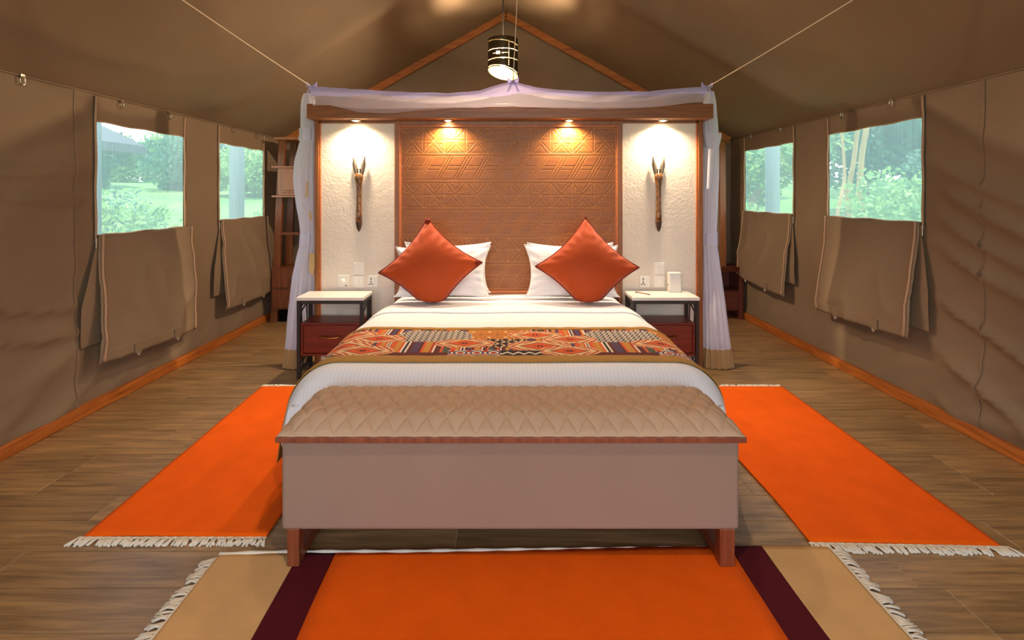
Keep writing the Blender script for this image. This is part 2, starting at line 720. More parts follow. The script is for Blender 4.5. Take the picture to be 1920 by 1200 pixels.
# seams of the roof panels
for sd in (-1, 1):
    for s in (0.505,):
        m = MB()
        m.grid(lambda u, v: roof_pt(sd, 0.5 + 6.05 * u, s + 0.008 * (v - 0.5)) + Vector((0, 0, -0.004)), 120, 1)
        m.out('seam', M['canvas_roof'], ceiling, smooth=True)
    m = MB()
    m.grid(lambda u, v: roof_pt(sd, 4.95 + 0.75 * u, 0.60 + 0.26 * v) + Vector((0, 0, -0.004)), 20, 16)
    m.out('patch', M['canvas_roof'], ceiling, smooth=True)
# scalloped valance flap where roof meets wall
for sd in (-1, 1):
    xe = XL if sd < 0 else XR
    MB().tube([(xe - sd * 0.004, YF + 0.05 + i * 0.22, EAVE - 0.004) for i in range(40)], 0.007, 6).out('eave_cord', M['canvas'], ceiling, smooth=True)

wb = MB()
wb.add([(XL - 0.1, YB, 0), (XR + 0.1, YB, 0), (XR + 0.1, YB, EAVE), (XA, YB, APEX + 0.04), (XL - 0.1, YB, EAVE)], [(0, 1, 2, 3, 4)])
wall_back = tag(wb.out('wall_back', M['canvas']), kind='structure')

# gable rafters
RD = 6.53
tl = MB().bar((-2.83, RD, 2.195), (XA, RD, 3.795), 0.05, 0.085, up=(0, 0, 1)).out('trim_1', M['timber_x'], bevel=0.004)
tr_ = MB().bar((XA, RD, 3.795), (2.85, RD, 2.195), 0.05, 0.085, up=(0, 0, 1)).out('trim_2', M['timber_x'], bevel=0.004)
tag(tl, kind='structure')
tag(tr_, kind='structure')

# baseboards of two timbers each
for nm, x0, x1, cut in (('baseboard_left', XL + 0.002, XL + 0.045, 4.72), ('baseboard_right', XR - 0.045, XR - 0.002, 4.28)):
    base = MB().box(x0 + 0.006, x1 - 0.006, YF, YB, 0.0, 0.07).out(nm, M['timber'])
    tag(base, kind='structure')
    MB().box(x0, x1, YF, cut - 0.001, 0.002, 0.08).out('board', M['timber'], base, bevel=0.006)
    MB().box(x0, x1, cut + 0.001, YB, 0.002, 0.078).out('board', M['timber'], base, bevel=0.006)


# ------------------------------------------------------------------ windows: gauze, zips, hanging flap
def window(name, near_off, z_bot_near, z_bot_far, back_drop):
    sd, y0, y1, z0, z1 = WIN[name]
    x = XL if sd < 0 else XR
    inw = -sd                                   # towards the room
    w = thing(name, None, None, (x, (y0 + y1) / 2, z0))
    w['kind'] = 'structure'
    g = MB()
    g.grid(lambda u, v: (x - inw * 0.006, y0 - 0.02 + (y1 - y0 + 0.04) * u, z0 - 0.02 + (z1 - z0 + 0.04) * v), 12, 12)
    g.out('gauze', M['gauze'], w)
    # bound edge at the top and sill
    for zz in (z1, z0):
        MB().tube([(x + inw * 0.004, y0 + (y1 - y0) * i / 12, zz + 0.004 * math.sin(i * 1.3)) for i in range(13)], 0.006, 6).out('edge_binding', M['piping'], w, smooth=True)
    # zip strips up to the eave
    for yy in (y0 - 0.012, y1 + 0.012):
        MB().tube([(x + inw * 0.008, yy + 0.004 * math.sin(i), z0 - 0.02 + (EAVE - z0 + 0.0) * i / 14) for i in range(15)], 0.008, 6).out('zip_strip', M['piping'], w, smooth=True)
        MB().tube([(x + inw * 0.006, yy + (0.018 if yy > y0 else -0.018) + 0.003 * math.sin(i * 2), z0 - 0.02 + (EAVE - z0) * i / 14) for i in range(15)], 0.002, 5).out('zip_tape', M['black_metal'], w, smooth=True)

    # hanging flap: front layer
    def fl(u, v):
        yy = y0 - near_off * (1 - v) + (y1 - y0 + near_off) * u + 0.0
        zb = z_bot_near + (z_bot_far - z_bot_near) * u
        z = z0 + 0.004 - (z0 - zb) * (1 - v) - 0.012 * math.sin(PI * u) * v
        t = 1 - v
        off = 0.022 + 0.085 * smoothstep(0, 1, t) + 0.03 * t * math.sin(PI * u)
        off += 0.012 * nz(yy * 3 + 5, z * 2.2, 60 + sd) * smoothstep(0, 0.3, t)
        off += 0.018 * max(0, ridged(nz((yy - z) * 1.3, (yy + z) * 2.0, 66 + sd))) ** 3 * smoothstep(0, 0.3, t)
        edge = min(u, 1 - u)
        off += 0.003 * math.sin(z * 70 + 4 * math.sin(z * 9)) * smoothstep(0.05, 0.0, edge) * t ** 0.3
        return (x + inw * off, yy, z)
    f = MB()
    f.grid(fl, 48, 40)
    fo = f.out('flap', M['canvas'], w, smooth=True, solid=0.004)
    # roll over the sill
    r = MB()
    r.grid(lambda u, v: (x + inw * (0.011 + 0.011 * math.cos(PI * v)), y0 + (y1 - y0) * u, z0 - 0.008 - 0.012 * math.sin(PI * u) + 0.014 * math.sin(PI * v)), 24, 8)
    r.out('flap_fold', M['canvas'], w, smooth=True)
    # back layer near the wall, seen past the near edge
    def bl(u, v):
        yy = y0 - (near_off + 0.07) * min(1, (1 - v) * 1.6) + (y1 - y0 + 0.05) * u
        z = z0 - 0.01 - (z0 - back_drop) * (1 - v)
        off = 0.018 + 0.03 * (1 - v) + 0.012 * math.sin(z * 9 + u * 8) * (1 - v)
        return (x + inw * off, yy, z)
    MB().grid(bl, 30, 24).out('flap_lining', M['canvas'], w, smooth=True)
    # piping along both edges of the flap
    for u in (0.028, 0.985):
        pts = []
        for i in range(31):
            v = 0.015 + 0.985 * i / 30
            p = Vector(fl(u, v))
            p.x += inw * 0.008
            pts.append(p)
        MB().tube(pts, 0.0075, 6).out('piping', M['piping'], fo, smooth=True)
        a = Vector(fl(u, 0.015))
        MB().tube([a + Vector((inw * 0.012, 0.012 * math.sin(t * 2 * PI / 10), 0.028 + 0.028 * math.cos(t * 2 * PI / 10))) for t in range(10)], 0.003, 5, closed=True).out('pull_loop', M['piping'], fo, smooth=True)
    # hem fold and toggle loops at the lower edge
    for u in (0.3, 0.72):
        a = Vector(fl(u, 0.0))
        MB().box(a.x + inw * 0.006 - 0.003, a.x + inw * 0.006 + 0.003, a.y - 0.035, a.y + 0.035, a.z, a.z + 0.07).out('tab', M['canvas'], fo)
        MB().tube([a + Vector((inw * 0.008, 0.012 * math.cos(t * PI / 6), -0.022 * math.sin(t * PI / 6))) for t in range(7)], 0.0025, 5).out('toggle_loop', M['rope'], fo, smooth=True)
    hm = MB()
    hm.grid(lambda u, v: Vector(fl(u, 0.09)) + Vector((inw * 0.004, 0, 0.002 * v)), 40, 1)
    hm.out('hem_stitch', M['piping'], fo)
    # zip slider at the near lower corner
    sx = x + inw * 0.02
    zs = MB().box(sx - 0.006, sx + 0.006, y0 - 0.03, y0 - 0.012, z0 - 0.05, z0 - 0.015)
    zs.box(sx - 0.003, sx + 0.003, y0 - 0.026, y0 - 0.016, z0 - 0.09, z0 - 0.05)
    zs.out('zip_slider', M['steel'], w, bevel=0.002)
    return w


window('window_1', 0.10, 0.337, 0.30, 0.48)
window('window_2', 0.08, 0.36, 0.36, 0.52)
window('window_3', 0.03, 0.497, 0.465, 0.58)
window('window_4', 0.02, 0.467, 0.527, 0.62)


# ring hooks near the eave
def ring_hook(px, py, side, wall):
    x = XL if side < 0 else XR
    d = abs(x) * F / abs(px - CX)
    p = P(px, py, d)
    inw = -side
    m = MB()
    m.tube([(x + inw * 0.018, d + 0.016 * math.sin(t * 2 * PI / 14), p.z - 0.012 + 0.026 * math.cos(t * 2 * PI / 14)) for t in range(14)], 0.0038, 6, closed=True)
    m.box(min(x, x + inw * 0.02), max(x, x + inw * 0.02), d - 0.013, d + 0.013, p.z + 0.008, p.z + 0.024)
    m.out('ring_hook', M['steel'], wall, smooth=False)


for px, py in ((37, 147), (225, 194), (315, 216), (435, 242), (480, 254)):
    ring_hook(px, py, -1, wall_left)
for px, py in ((1675, 190), (1582, 213), (1467, 240), (1411, 254)):
    ring_hook(px, py, 1, wall_right)

# ------------------------------------------------------------------ headboard partition
DW = 4.45
KW = DW / F


def wx(u):
    return (u - CX) * KW


def wz(v):
    return H - (v - CY) * KW


hb = thing('headboard_wall', 'freestanding headboard wall with carved wood centre and white plaster sides behind the bed', 'headboard', (0, DW, 0))
X0, X1 = wx(592), wx(1316)
ZT = 2.142
for nm, a, b in (('plaster_panel', 602, 741), ('plaster_panel', 1166, 1305)):
    MB().box(wx(a), wx(b), DW, DW + 0.14, 0, ZT).out(nm, M['plaster'], hb)
MB().box(wx(741), wx(1166), DW + 0.005, DW + 0.14, 0, ZT).out('core', M['red_wood'], hb)
for a, b in ((592, 599.5), (1307.5, 1316)):
    MB().box(wx(a), wx(b), DW - 0.03, DW + 0.15, 0, ZT).out('post', M['red_wood_v'], hb, bevel=0.003)
for a, b in ((599.5, 602.5), (1304.5, 1307.5)):
    MB().box(wx(a), wx(b), DW - 0.015, DW + 0.02, 0, wz(231)).out('bead', M['bead'], hb, bevel=0.003)
for a, b in ((602.5, 739.5), (1167.5, 1304.5)):
    MB().box(wx(a), wx(b), DW - 0.022, DW + 0.02, wz(231.5), wz(228)).out('top_bead', M['red_wood'], hb, bevel=0.003)
# beam along the top
BD = 4.29
bx0, bx1 = (575 - CX) * BD / F, (1338 - CX) * BD / F
bt = H + (365 - 194.5) * BD / F
MB().box(bx0, bx1, BD, DW + 0.16, ZT, bt).out('beam', M['red_wood'], hb, bevel=0.004)
# frame round the carved panel
fr = MB()
fr.box(wx(741), wx(749.5), DW - 0.03, DW + 0.02, 0.4, ZT)
fr.box(wx(1157.5), wx(1166), DW - 0.03, DW + 0.02, 0.4, ZT)
fr.box(wx(749.5), wx(1157.5), DW - 0.03, DW + 0.02, wz(235.5), ZT)
fr.out('panel_frame', M['red_wood_v'], hb, bevel=0.003)
for a, b, c, d in ((749.5, 752.5, 551, 235.5), (1154.5, 1157.5, 551, 235.5), (752.5, 1154.5, 238.5, 235.5), (752.5, 1154.5, 551, 545)):
    MB().box(wx(a), wx(b), DW - 0.034, DW + 0.01, wz(c), wz(d)).out('frame_bead', M['bead'], hb, bevel=0.004)

# carved panel: grooves cut into a fine height field
SEG = []


def seg(x0, y0, x1, y1):
    SEG.append((x0, y0, x1, y1))


def clipseg(x0, y0, x1, y1, lo, hi):
    if x0 > x1:
        x0, y0, x1, y1 = x1, y1, x0, y0
    if x1 <= lo or x0 >= hi:
        return
    if x0 < lo:
        y0 += (y1 - y0) * (lo - x0) / (x1 - x0)
        x0 = lo
    if x1 > hi:
        y1 = y0 + (y1 - y0) * (hi - x0) / (x1 - x0)
        x1 = hi
    seg(x0, y0, x1, y1)


pl, pr = 754.7, 1152.3
seg(pl, 241.3, pl, 540)
seg(pr, 241.3, pr, 540)
cw = (pr - pl) / 10


def x_band(t, b):
    mid = t + (b - t) * 0.505
    seg(pl, t, pr, t)
    seg(pl, b, pr, b)
    seg(pl, mid, pr, mid)
    for i in range(10):
        a, c = pl + i * cw, pl + (i + 1) * cw
        m = (a + c) / 2
        seg(a, t, a, b)
        seg(a, t, m, mid)
        seg(m, mid, c, b)
        seg(a, b, m, mid)
        seg(m, mid, c, t)
        h = b - t
        seg(a + 9, t, m, t + h * 0.31)
        seg(m, t + h * 0.31, c - 9, t)
        seg(a + 8, b, m, b - h * 0.29)
        seg(m, b - h * 0.29, c - 8.5, b)
        if i % 2 == 0:
            y = t + h * 0.36
            for s, e in ((a + 5.5, 1), (c - 5.5, -1)):
                seg(s, t + h * 0.16, s, y)
                seg(s, y, s + e * 7.5, y)
        else:
            y = b - h * 0.36
            for s, e in ((a + 5.5, 1), (c - 5.5, -1)):
                seg(s, b - h * 0.2, s, y)
                seg(s, y, s + e * 7.5, y)


def slant_band(t, b):
    seg(pl, t, pr, t)
    seg(pl, b, pr, b)
    dx = -26.0
    h = b - t
    for i in range(-1, 13):
        x = 768.7 + i * 35.6
        for k in (0, 5.8, 11.6):
            clipseg(x + k, t, x + k + dx, b, pl, pr)
        for f in (0.43, 0.585):
            clipseg(x + 11.6 + dx * f, t + h * f, x + 35.6 + dx * f, t + h * f, pl, pr)


for i in range(6):
    t = 241.3 + 50.9 * i
    (x_band if i % 2 == 0 else slant_band)(t, t + 45)
nx_, nz_ = 640, 480
xs = np.linspace(wx(752), wx(1155), nx_)
zs_ = np.linspace(wz(546), wz(238), nz_)
gx, gz = np.meshgrid(xs, zs_)
depth = np.zeros_like(gx)
hw = 0.0034
for (a, b, c, d) in SEG:
    ax, az, cx_, cz_ = wx(a), wz(b), wx(c), wz(d)
    i0, i1 = np.searchsorted(xs, min(ax, cx_) - hw), np.searchsorted(xs, max(ax, cx_) + hw)
    j0, j1 = np.searchsorted(zs_, min(az, cz_) - hw), np.searchsorted(zs_, max(az, cz_) + hw)
    if i1 <= i0 or j1 <= j0:
        continue
    X, Z = gx[j0:j1, i0:i1], gz[j0:j1, i0:i1]
    dx, dz = cx_ - ax, cz_ - az
    L2 = dx * dx + dz * dz
    t = np.clip(((X - ax) * dx + (Z - az) * dz) / L2, 0, 1)
    dist = np.hypot(X - ax - t * dx, Z - az - t * dz)
    g = np.clip(1 - dist / hw, 0, 1)
    depth[j0:j1, i0:i1] = np.maximum(depth[j0:j1, i0:i1], g)
yy = DW - 0.014 + 0.0035 * depth
co = np.stack([gx, yy, gz], -1).reshape(-1, 3)
idx = np.arange(nx_ * nz_).reshape(nz_, nx_)
quads = np.stack([idx[:-1, :-1], idx[:-1, 1:], idx[1:, 1:], idx[1:, :-1]], -1).reshape(-1, 4)
me = bpy.data.meshes.new('carved_panel')
me.from_pydata(co.tolist(), [], quads.tolist())
ca = me.color_attributes.new('cut', 'FLOAT_COLOR', 'POINT')
buf = np.ones((nx_ * nz_, 4), np.float32)
buf[:, :3] = depth.reshape(-1, 1)
ca.data.foreach_set('color', buf.ravel())
# varnish glints along the grooves, painted in as a paler tone
cm_ = M['carved_wood'].node_tree
pb_ = cm_.nodes['Principled BSDF']
src = pb_.inputs['Base Color'].links[0].from_socket
at_ = cm_.nodes.new('ShaderNodeAttribute')
at_.attribute_name = 'cut'
mr_ = cm_.nodes.new('ShaderNodeMath')
mr_.operation = 'MULTIPLY'
mr_.inputs[1].default_value = 0.6
cm_.links.new(at_.outputs['Fac'], mr_.inputs[0])
mx_ = cm_.nodes.new('ShaderNodeMixRGB')
mx_.inputs[2].default_value = hexc(222, 158, 98)
cm_.links.new(mr_.outputs[0], mx_.inputs[0])
cm_.links.new(src, mx_.inputs[1])
cm_.links.new(mx_.outputs[0], pb_.inputs['Base Color'])
cp = link('carved_panel', me, M['carved_wood'], hb, smooth=True)

# downlights in the beam
for u, v, watt in ((667, 224, SPOT_W), (840, 228, SPOT_WOOD_W), (1067, 228, SPOT_WOOD_W), (1243, 224, SPOT_W)):
    d = 4.372
    x = (u - CX) * d / F
    dl = MB().lathe([(0.045, 0.0), (0.045, -0.008), (0.034, -0.012), (0.030, -0.004), (0.030, 0.0)], (x, d, ZT), 24, cap=False).out('downlight', M['steel'], hb, smooth=True)
    MB().lathe([(0.030, -0.002), (0.024, -0.010), (0.010, -0.014)], (x, d, ZT), 20).out('lens', M['downlight'], dl, smooth=True)
    li = bpy.data.lights.new('downlight_beam', 'SPOT')
    li.energy = watt
    li.color = (1.0, 0.78, 0.54)
    li.spot_size = math.radians(150)
    li.spot_blend = 0.9
    li.shadow_soft_size = 0.02
    lo = bpy.data.objects.new('downlight_beam', li)
    COL.objects.link(lo)
    lo.location = (x, d, ZT - 0.022)
    lo.rotation_euler = (0.0, 0, 0)


# giraffe ornaments on the plaster
def giraffe(u, label):
    d = DW - 0.03
    k = d / F
    x = (u - CX) * k
    z = lambda v: H - (v - CY) * k
    t = thing('giraffe_ornament', label, 'ornament', (x, DW - 0.001, z(432)), group='giraffe ornaments on the plaster')
    prof = [(416, 0.027), (405, 0.0245), (390, 0.0225), (370, 0.021), (350, 0.022), (343, 0.027), (336, 0.035), (331, 0.037), (327, 0.033), (325, 0.022)]
    b = MB().lathe([(r, z(v)) for v, r in prof], (0, 0, 0), 20)
    b.v = [(p[0] + x, p[1] * 0.75 + d, p[2]) for p in b.v]
    b.out('neck', M['giraffe'], t, smooth=True)
    h = MB().lathe([(0.003, z(434.5)), (0.013, z(431)), (0.021, z(425)), (0.0265, z(416.2)), (0.0275, z(415.6))], (0, 0, 0), 20)
    h.v = [(p[0] + x, p[1] * 0.75 + d, p[2]) for p in h.v]
    h.out('dark_tip', M['hoof'], t, smooth=True)
    for s in (-1, 1):
        def ear(uu, vv):
            zz = z(330) + (z(293) - z(330)) * vv
            w = 0.0165 * math.sin(PI * min(1, (vv * 0.80 + 0.12))) + 0.001
            cx = x + s * (0.022 + 0.028 * vv)
            if vv > 0.6:
                w *= 1 - (vv - 0.6) / 0.42
            a = (uu - 0.5) * 2
            return (cx + a * w + s * (1 - abs(a)) * 0.0, d - 0.004 + 0.012 * a * a, zz)
        e = MB()
        e.grid(ear, 8, 16)
        e.out('ear', M['ear'], t, smooth=True, solid=0.008)
        MB().tube([(x + s * 0.010, d, z(327)), (x + s * 0.010, d, z(318)), (x + s * 0.0105, d, z(316.5))], [0.0055, 0.0045, 0.0062], 8).out('horn', M['hoof'], t, smooth=True)
    return t


giraffe(673, 'carved giraffe head ornament on the plaster above the dimmer plate and bare bedside table')
giraffe(1235, 'carved giraffe head ornament on the plaster above the bedside table with the pen')


# electrical plates
def plate(u0, v0, u1, v1, name, label, kind, group='electrical plates beside the bed'):
    t = thing(name, label, 'socket' if kind == 'socket' else 'switch', (wx((u0 + u1) / 2), DW, wz(v1)), group=group)
    x0, x1, z0, z1 = wx(u0), wx(u1), wz(v1), wz(v0)
    y = DW
    MB().box(x0, x1, y - 0.010, y + 0.004, z0, z1).out('plate', M['white_plastic'], t, bevel=0.004)
    cx, cz = (x0 + x1) / 2, (z0 + z1) / 2
    W, Hh = x1 - x0, z1 - z0
    if kind == 'rocker':
        MB().box(cx - W * 0.29, cx + W * 0.29, y - 0.013, y, cz - Hh * 0.33, cz + Hh * 0.25).out('rocker', M['white_plastic'], t, bevel=0.003)
        MB().box(cx - W * 0.36, cx + W * 0.36, y - 0.0115, y, cz + Hh * 0.27, cz + Hh * 0.36).out('label_strip', M['white_plastic'], t, bevel=0.001)
    if kind == 'double':
        for s in (-1, 1):
            MB().box(cx + s * W * 0.145 - W * 0.135, cx + s * W * 0.145 + W * 0.135, y - 0.013, y, cz - Hh * 0.28, cz + Hh * 0.16).out('rocker', M['white_plastic'], t, bevel=0.003)
    if kind == 'dimmer':
        m = MB().lathe([(0.021, 0.0), (0.020, 0.012), (0.016, 0.018)], (0, 0, 0), 24)
        m.v = [(p[0] + cx - 0.002, y - 0.010 - p[2], p[1] + cz + 0.002) for p in m.v]
        m.out('knob', M['white_plastic'], t, smooth=True)
        m = MB().lathe([(0.0055, 0.0), (0.0055, 0.0012)], (0, 0, 0), 12)
        m.v = [(p[0] + cx + W * 0.20, y - 0.010 - p[2], p[1] + cz - Hh * 0.36) for p in m.v]
        m.box(cx + W * 0.27, cx + W * 0.40, y - 0.0112, y - 0.009, cz - Hh * 0.375, cz - Hh * 0.345)
        m.out('mark', M['dark_plastic'], t)
    if kind == 'socket':
        h = MB()
        for ux, uz, w, hh in ((-0.18, 0.22, 0.008, 0.020), (-0.18, -0.04, 0.008, 0.016), (-0.32, -0.26, 0.013, 0.008), (-0.04, -0.26, 0.013, 0.008), (-0.18, -0.20, 0.007, 0.010)):
            h.box(cx + ux * W - w / 2, cx + ux * W + w / 2, y - 0.0106, y - 0.008, cz + uz * Hh - hh / 2, cz + uz * Hh + hh / 2)
        h.out('pin_holes', M['dark_plastic'], t)
        MB().box(cx + W * 0.16, cx + W * 0.32, y - 0.013, y, cz + Hh * 0.10, cz + Hh * 0.38).out('rocker', M['white_plastic'], t, bevel=0.003)
    return t


plate(634, 516, 655.5, 538, 'dimmer_plate', 'white dimmer plate with round knob beside the wooden post', 'dimmer')
plate(662.5, 492, 682.5, 514.5, 'light_switch', 'single rocker switch above the double switch near the dimmer', 'rocker')
plate(662.5, 516.5, 682.5, 539, 'light_switch', 'double rocker switch between the dimmer and a socket', 'double')
plate(689.5, 516.5, 709.5, 538, 'wall_socket', 'white socket with switch nearest the cushion with the folded tip', 'socket')
plate(1199, 517, 1219, 538, 'wall_socket', 'white socket above the bedside table with the pen', 'socket')
plate(1226, 492, 1246, 514.5, 'light_switch', 'single rocker switch, upper of the pair beside the upright white box', 'rocker')
plate(1226, 516.5, 1246, 539, 'light_switch', 'single rocker switch, lower of the pair beside the upright white box', 'rocker')

# ------------------------------------------------------------------ bed
ZB = 0.635
bed = thing('bed', 'wide bed with white striped sheets standing against the carved headboard', 'bed', (0, 3.4, 0))
MB().box(-0.90, 0.90, 2.55, 4.40, 0.12, 0.32).out('base', M['bench'], bed, bevel=0.01)
for lx in (-0.84, 0.84):
    for ly in (2.62, 4.33):
        MB().box(lx - 0.03, lx + 0.03, ly - 0.03, ly + 0.03, 0, 0.13).out('leg', M['leg_wood'], bed)
MB().box(-0.89, 0.89, 2.53, 4.40, 0.32, ZB - 0.03).out('mattress', M['sheet'], bed, bevel=0.05, seg=4)


def drape(c, half, r, flare):
    s = 1 if c >= 0 else -1
    a = abs(c)
    flat = half - r
    if a <= flat:
        return c, 0.0
    phi_end = PI / 2 - flare
    arc = r * phi_end
    if a <= flat + arc:
        ph = (a - flat) / r
        return s * (flat + r * math.sin(ph)), r * (1 - math.cos(ph))
    d = a - flat - arc
    return (s * (flat + r * math.sin(phi_end) + d * math.sin(flare)), r * (1 - math.cos(phi_end)) + d * math.cos(flare))


def bed_surface(cx, y, lift=0.0, foot=True, wob=1.0):
    """point of the duvet: cx arc length across, y along (foot end bends down before 2.53)"""
    fl = math.radians(2 + 6 * smoothstep(3.6, 2.7, y) * smoothstep(2.3, 2.6, y))
    hd = smoothstep(3.4, 4.15, y)
    px, dx = drape(cx, 1.11 - 0.115 * hd + lift, 0.25 - 0.08 * hd + lift, fl)
    dy = 0.0
    py = y
    if foot and y < 2.60:
        q, dy = drape(y - 3.6, 3.6 - 2.47, 0.13, math.radians(2))
        py = 3.6 + q
    px *= 1 - 0.05 * smoothstep(2.62, 2.42, py) * smoothstep(0.6, 1.0, abs(px))
    drop = max(dx, dy) if max(dx, dy) > 0.15 else math.hypot(dx, dy)
    z = ZB + lift - drop
    if wob:
        z += wob * 0.006 * nz(px * 1.6, py * 1.8, 3) * (1 if drop < 0.05 else 0.2)
        hang = smoothstep(0.12, 0.4, dx)
        px += (1 if px > 0 else -1) * wob * hang * 0.018 * math.sin(py * 13 + (0 if px < 0 else 2) + 2 * nz(py * 2, 0, 4))
    return Vector((px, py, max(z, 0.03)))


CL = 1.36
dv = MB()
dv.grid(lambda u, v: bed_surface(-CL + 2 * CL * u, 2.12 + (4.40 - 2.12) * v), 150, 110)
dv.out('duvet', M['sheet'], bed, smooth=True, solid=0.008)


# turned-down top sheet
def fold(u, v):
    y = 3.70 + 0.42 * v
    lift = 0.001 + 0.013 * math.sin(PI * min(1, v * 1.2)) ** 0.5 * (1 if v < 0.83 else 1)
    if v < 0.03:
        lift = 0.001
    p = bed_surface(-CL * 0.93 + 2 * CL * 0.93 * u, y + 0.02 * nz(u * 6, 0, 9), lift + 0.006, wob=1.0)
    return p


fd = MB()
fd.grid(fold, 120, 30)
fd.out('sheet_fold', M['sheet'], bed, smooth=True, solid=0.005)

# ---- patchwork runner with its print as point colours
RL = 1.53
ny_, nxr = 190, 860
rX = np.linspace(-RL, RL, nxr)
rY = np.linspace(2.705, 3.235, ny_)
GX, GY = np.meshgrid(rX, rY)
pal = {k: np.array(hexc(*c)[:3]) for k, c in dict(
    red=(176, 62, 38), orange=(214, 92, 48), cream=(226, 186, 140), maroon=(98, 46, 44), green=(82, 92, 78),
    purple=(84, 66, 92), gold=(196, 138, 62), white=(232, 218, 200), black=(50, 42, 46), pink=(206, 128, 112), olive=(120, 100, 66), blue=(70, 78, 110)).items()}
colr = np.zeros(GX.shape + (3,))


def put(mask, c):
    colr[mask] = pal[c]


TILE = 1.13
Q = (GX + 0.656) % TILE
V = GY


def stripes(mask, x, w=0.016):
    seq = ['orange', 'gold', 'orange', 'white', 'black', 'white', 'maroon', 'purple', 'maroon', 'orange', 'gold', 'red', 'white', 'maroon', 'orange', 'green', 'maroon', 'orange', 'black', 'white', 'maroon', 'gold', 'purple', 'orange']
    wid = np.array([1.2, 1.2, .6, .5, .5, .5, .9, 1.6, .7, .5, 1.6, .5, .5, 1.4, .5, 1.6, 1.4, .7, .4, .5, 1.3, 1.2, 1.5, .7])
    edges = np.concatenate([[0], np.cumsum(wid)]) * w
    k = np.searchsorted(edges, x % edges[-1], side='right') - 1
    k = np.clip(k, 0, len(seq) - 1)
    lut = np.array([pal[s] for s in seq])
    colr[mask] = lut[k][mask]


# ground: striped kilim bands, then patches laid over it
stripes(np.ones_like(GX, bool), Q + 0.9 * (V > 3.05) * 0.07)
m = (V < 2.78)
put(m, 'maroon')
m = (Q > 0.02) & (Q < 0.34) & (V > 2.765) & (V < 2.965)
stripes(m, Q * 0.8, 0.019)


def jag(x, p, a):
    return a * np.abs(((x / p) % 1) * 2 - 1)


def diamond(qc, yc, a=0.155, b=0.085):
    for sh in (-TILE, 0, TILE):
        dx, dy = np.abs(Q - qc - sh), np.abs(V - yc)
        h = dx / a + dy / b
        hexm = (dx / (a * 1.12) < 1) & (dy / b < 1) & (h < 1.55)
        put(hexm, 'red')
        tooth = (np.floor((dx + dy * 0.9) / 0.017) % 2 == 0) & hexm & (h > 0.95)
        put(tooth, 'cream')
        put(hexm & (h < 0.98), 'cream')
        put(hexm & (h < 0.78), 'olive')
        put(hexm & (h < 0.68), 'red')
        put(hexm & (h < 0.62), 'orange')
        put(hexm & (h < 0.26) & (np.abs(np.sin(dx * 150)) > 0.4), 'maroon')


# black and white patch
hx = np.maximum(np.abs(Q - 0.225) - 0.155, 0) / 0.075
bw = (hx + np.abs(V - 3.085) / 0.125 < 1.25) & (np.abs(V - 3.085) < 0.12) & (np.abs(Q - 0.225) < 0.23)
put(bw, 'black')
c1 = (np.abs(((Q / 0.036) % 1) - 0.5) + np.abs(((V / 0.042 + 0.5 * (np.floor(Q / 0.036) % 2)) % 1) - 0.5))
put(bw & (c1 > 0.34) & (c1 < 0.56), 'white')
put(bw & (c1 < 0.13), 'white')
# mustard patch with stepped motif
m = (Q > 0.445) & (Q < 0.78) & (V > 3.02)
put(m, 'gold')
c2 = np.abs(((Q / 0.10) % 1) - 0.5) * 2 + np.abs(((V / 0.12) % 1) - 0.5) * 2
st = np.floor(c2 * 6) % 3
put(m & (st == 0), 'red')
put(m & (c2 < 0.3), 'cream')
put(m & (c2 > 1.75), 'olive')
# black lattice patch
m = (Q > 0.53) & (Q < 0.79) & (V > 2.855) & (V < 3.02)
put(m, 'black')
l1 = np.abs((((Q / 0.072 + V / 0.075) % 1)) - 0.5)
l2 = np.abs((((Q / 0.072 - V / 0.075) % 1)) - 0.5)
put(m & ((l1 < 0.11) | (l2 < 0.11)) & (np.floor(Q / 0.012) % 3 != 0), 'cream')
diamond(0.415, 2.935, 0.15, 0.085)
diamond(0.83, 3.11, 0.15, 0.08)
diamond(0.845, 2.88, 0.16, 0.10)
diamond(1.03, 3.02, 0.14, 0.08)
diamond(1.0, 2.79, 0.15, 0.085)
# lower strip: floral, zigzag, plain
m = (V < 2.80) & (Q > 0.34) & (Q < 0.62)
put(m, 'white')
rr = np.hypot((Q % 0.09) - 0.045, V - 2.755)
put(m & (rr < 0.040) & (rr > 0.027), 'blue')
put(m & (rr < 0.018), 'red')
put(m & (np.hypot(((Q + 0.045) % 0.09) - 0.045, V - 2.725) < 0.018), 'pink')
put(m & (np.hypot(((Q + 0.045) % 0.09) - 0.045, V - 2.785) < 0.016), 'red')
m = (V < 2.80) & (Q > 0.62) & (Q < 0.84)
put(m, 'black')
put(m & (np.abs(V - 2.735 - jag(Q, 0.06, 0.035)) < 0.009), 'white')
# woven speckle
rng = np.random.default_rng(3)
colr *= (1 + 0.16 * (rng.random(GX.shape) - 0.5))[..., None]

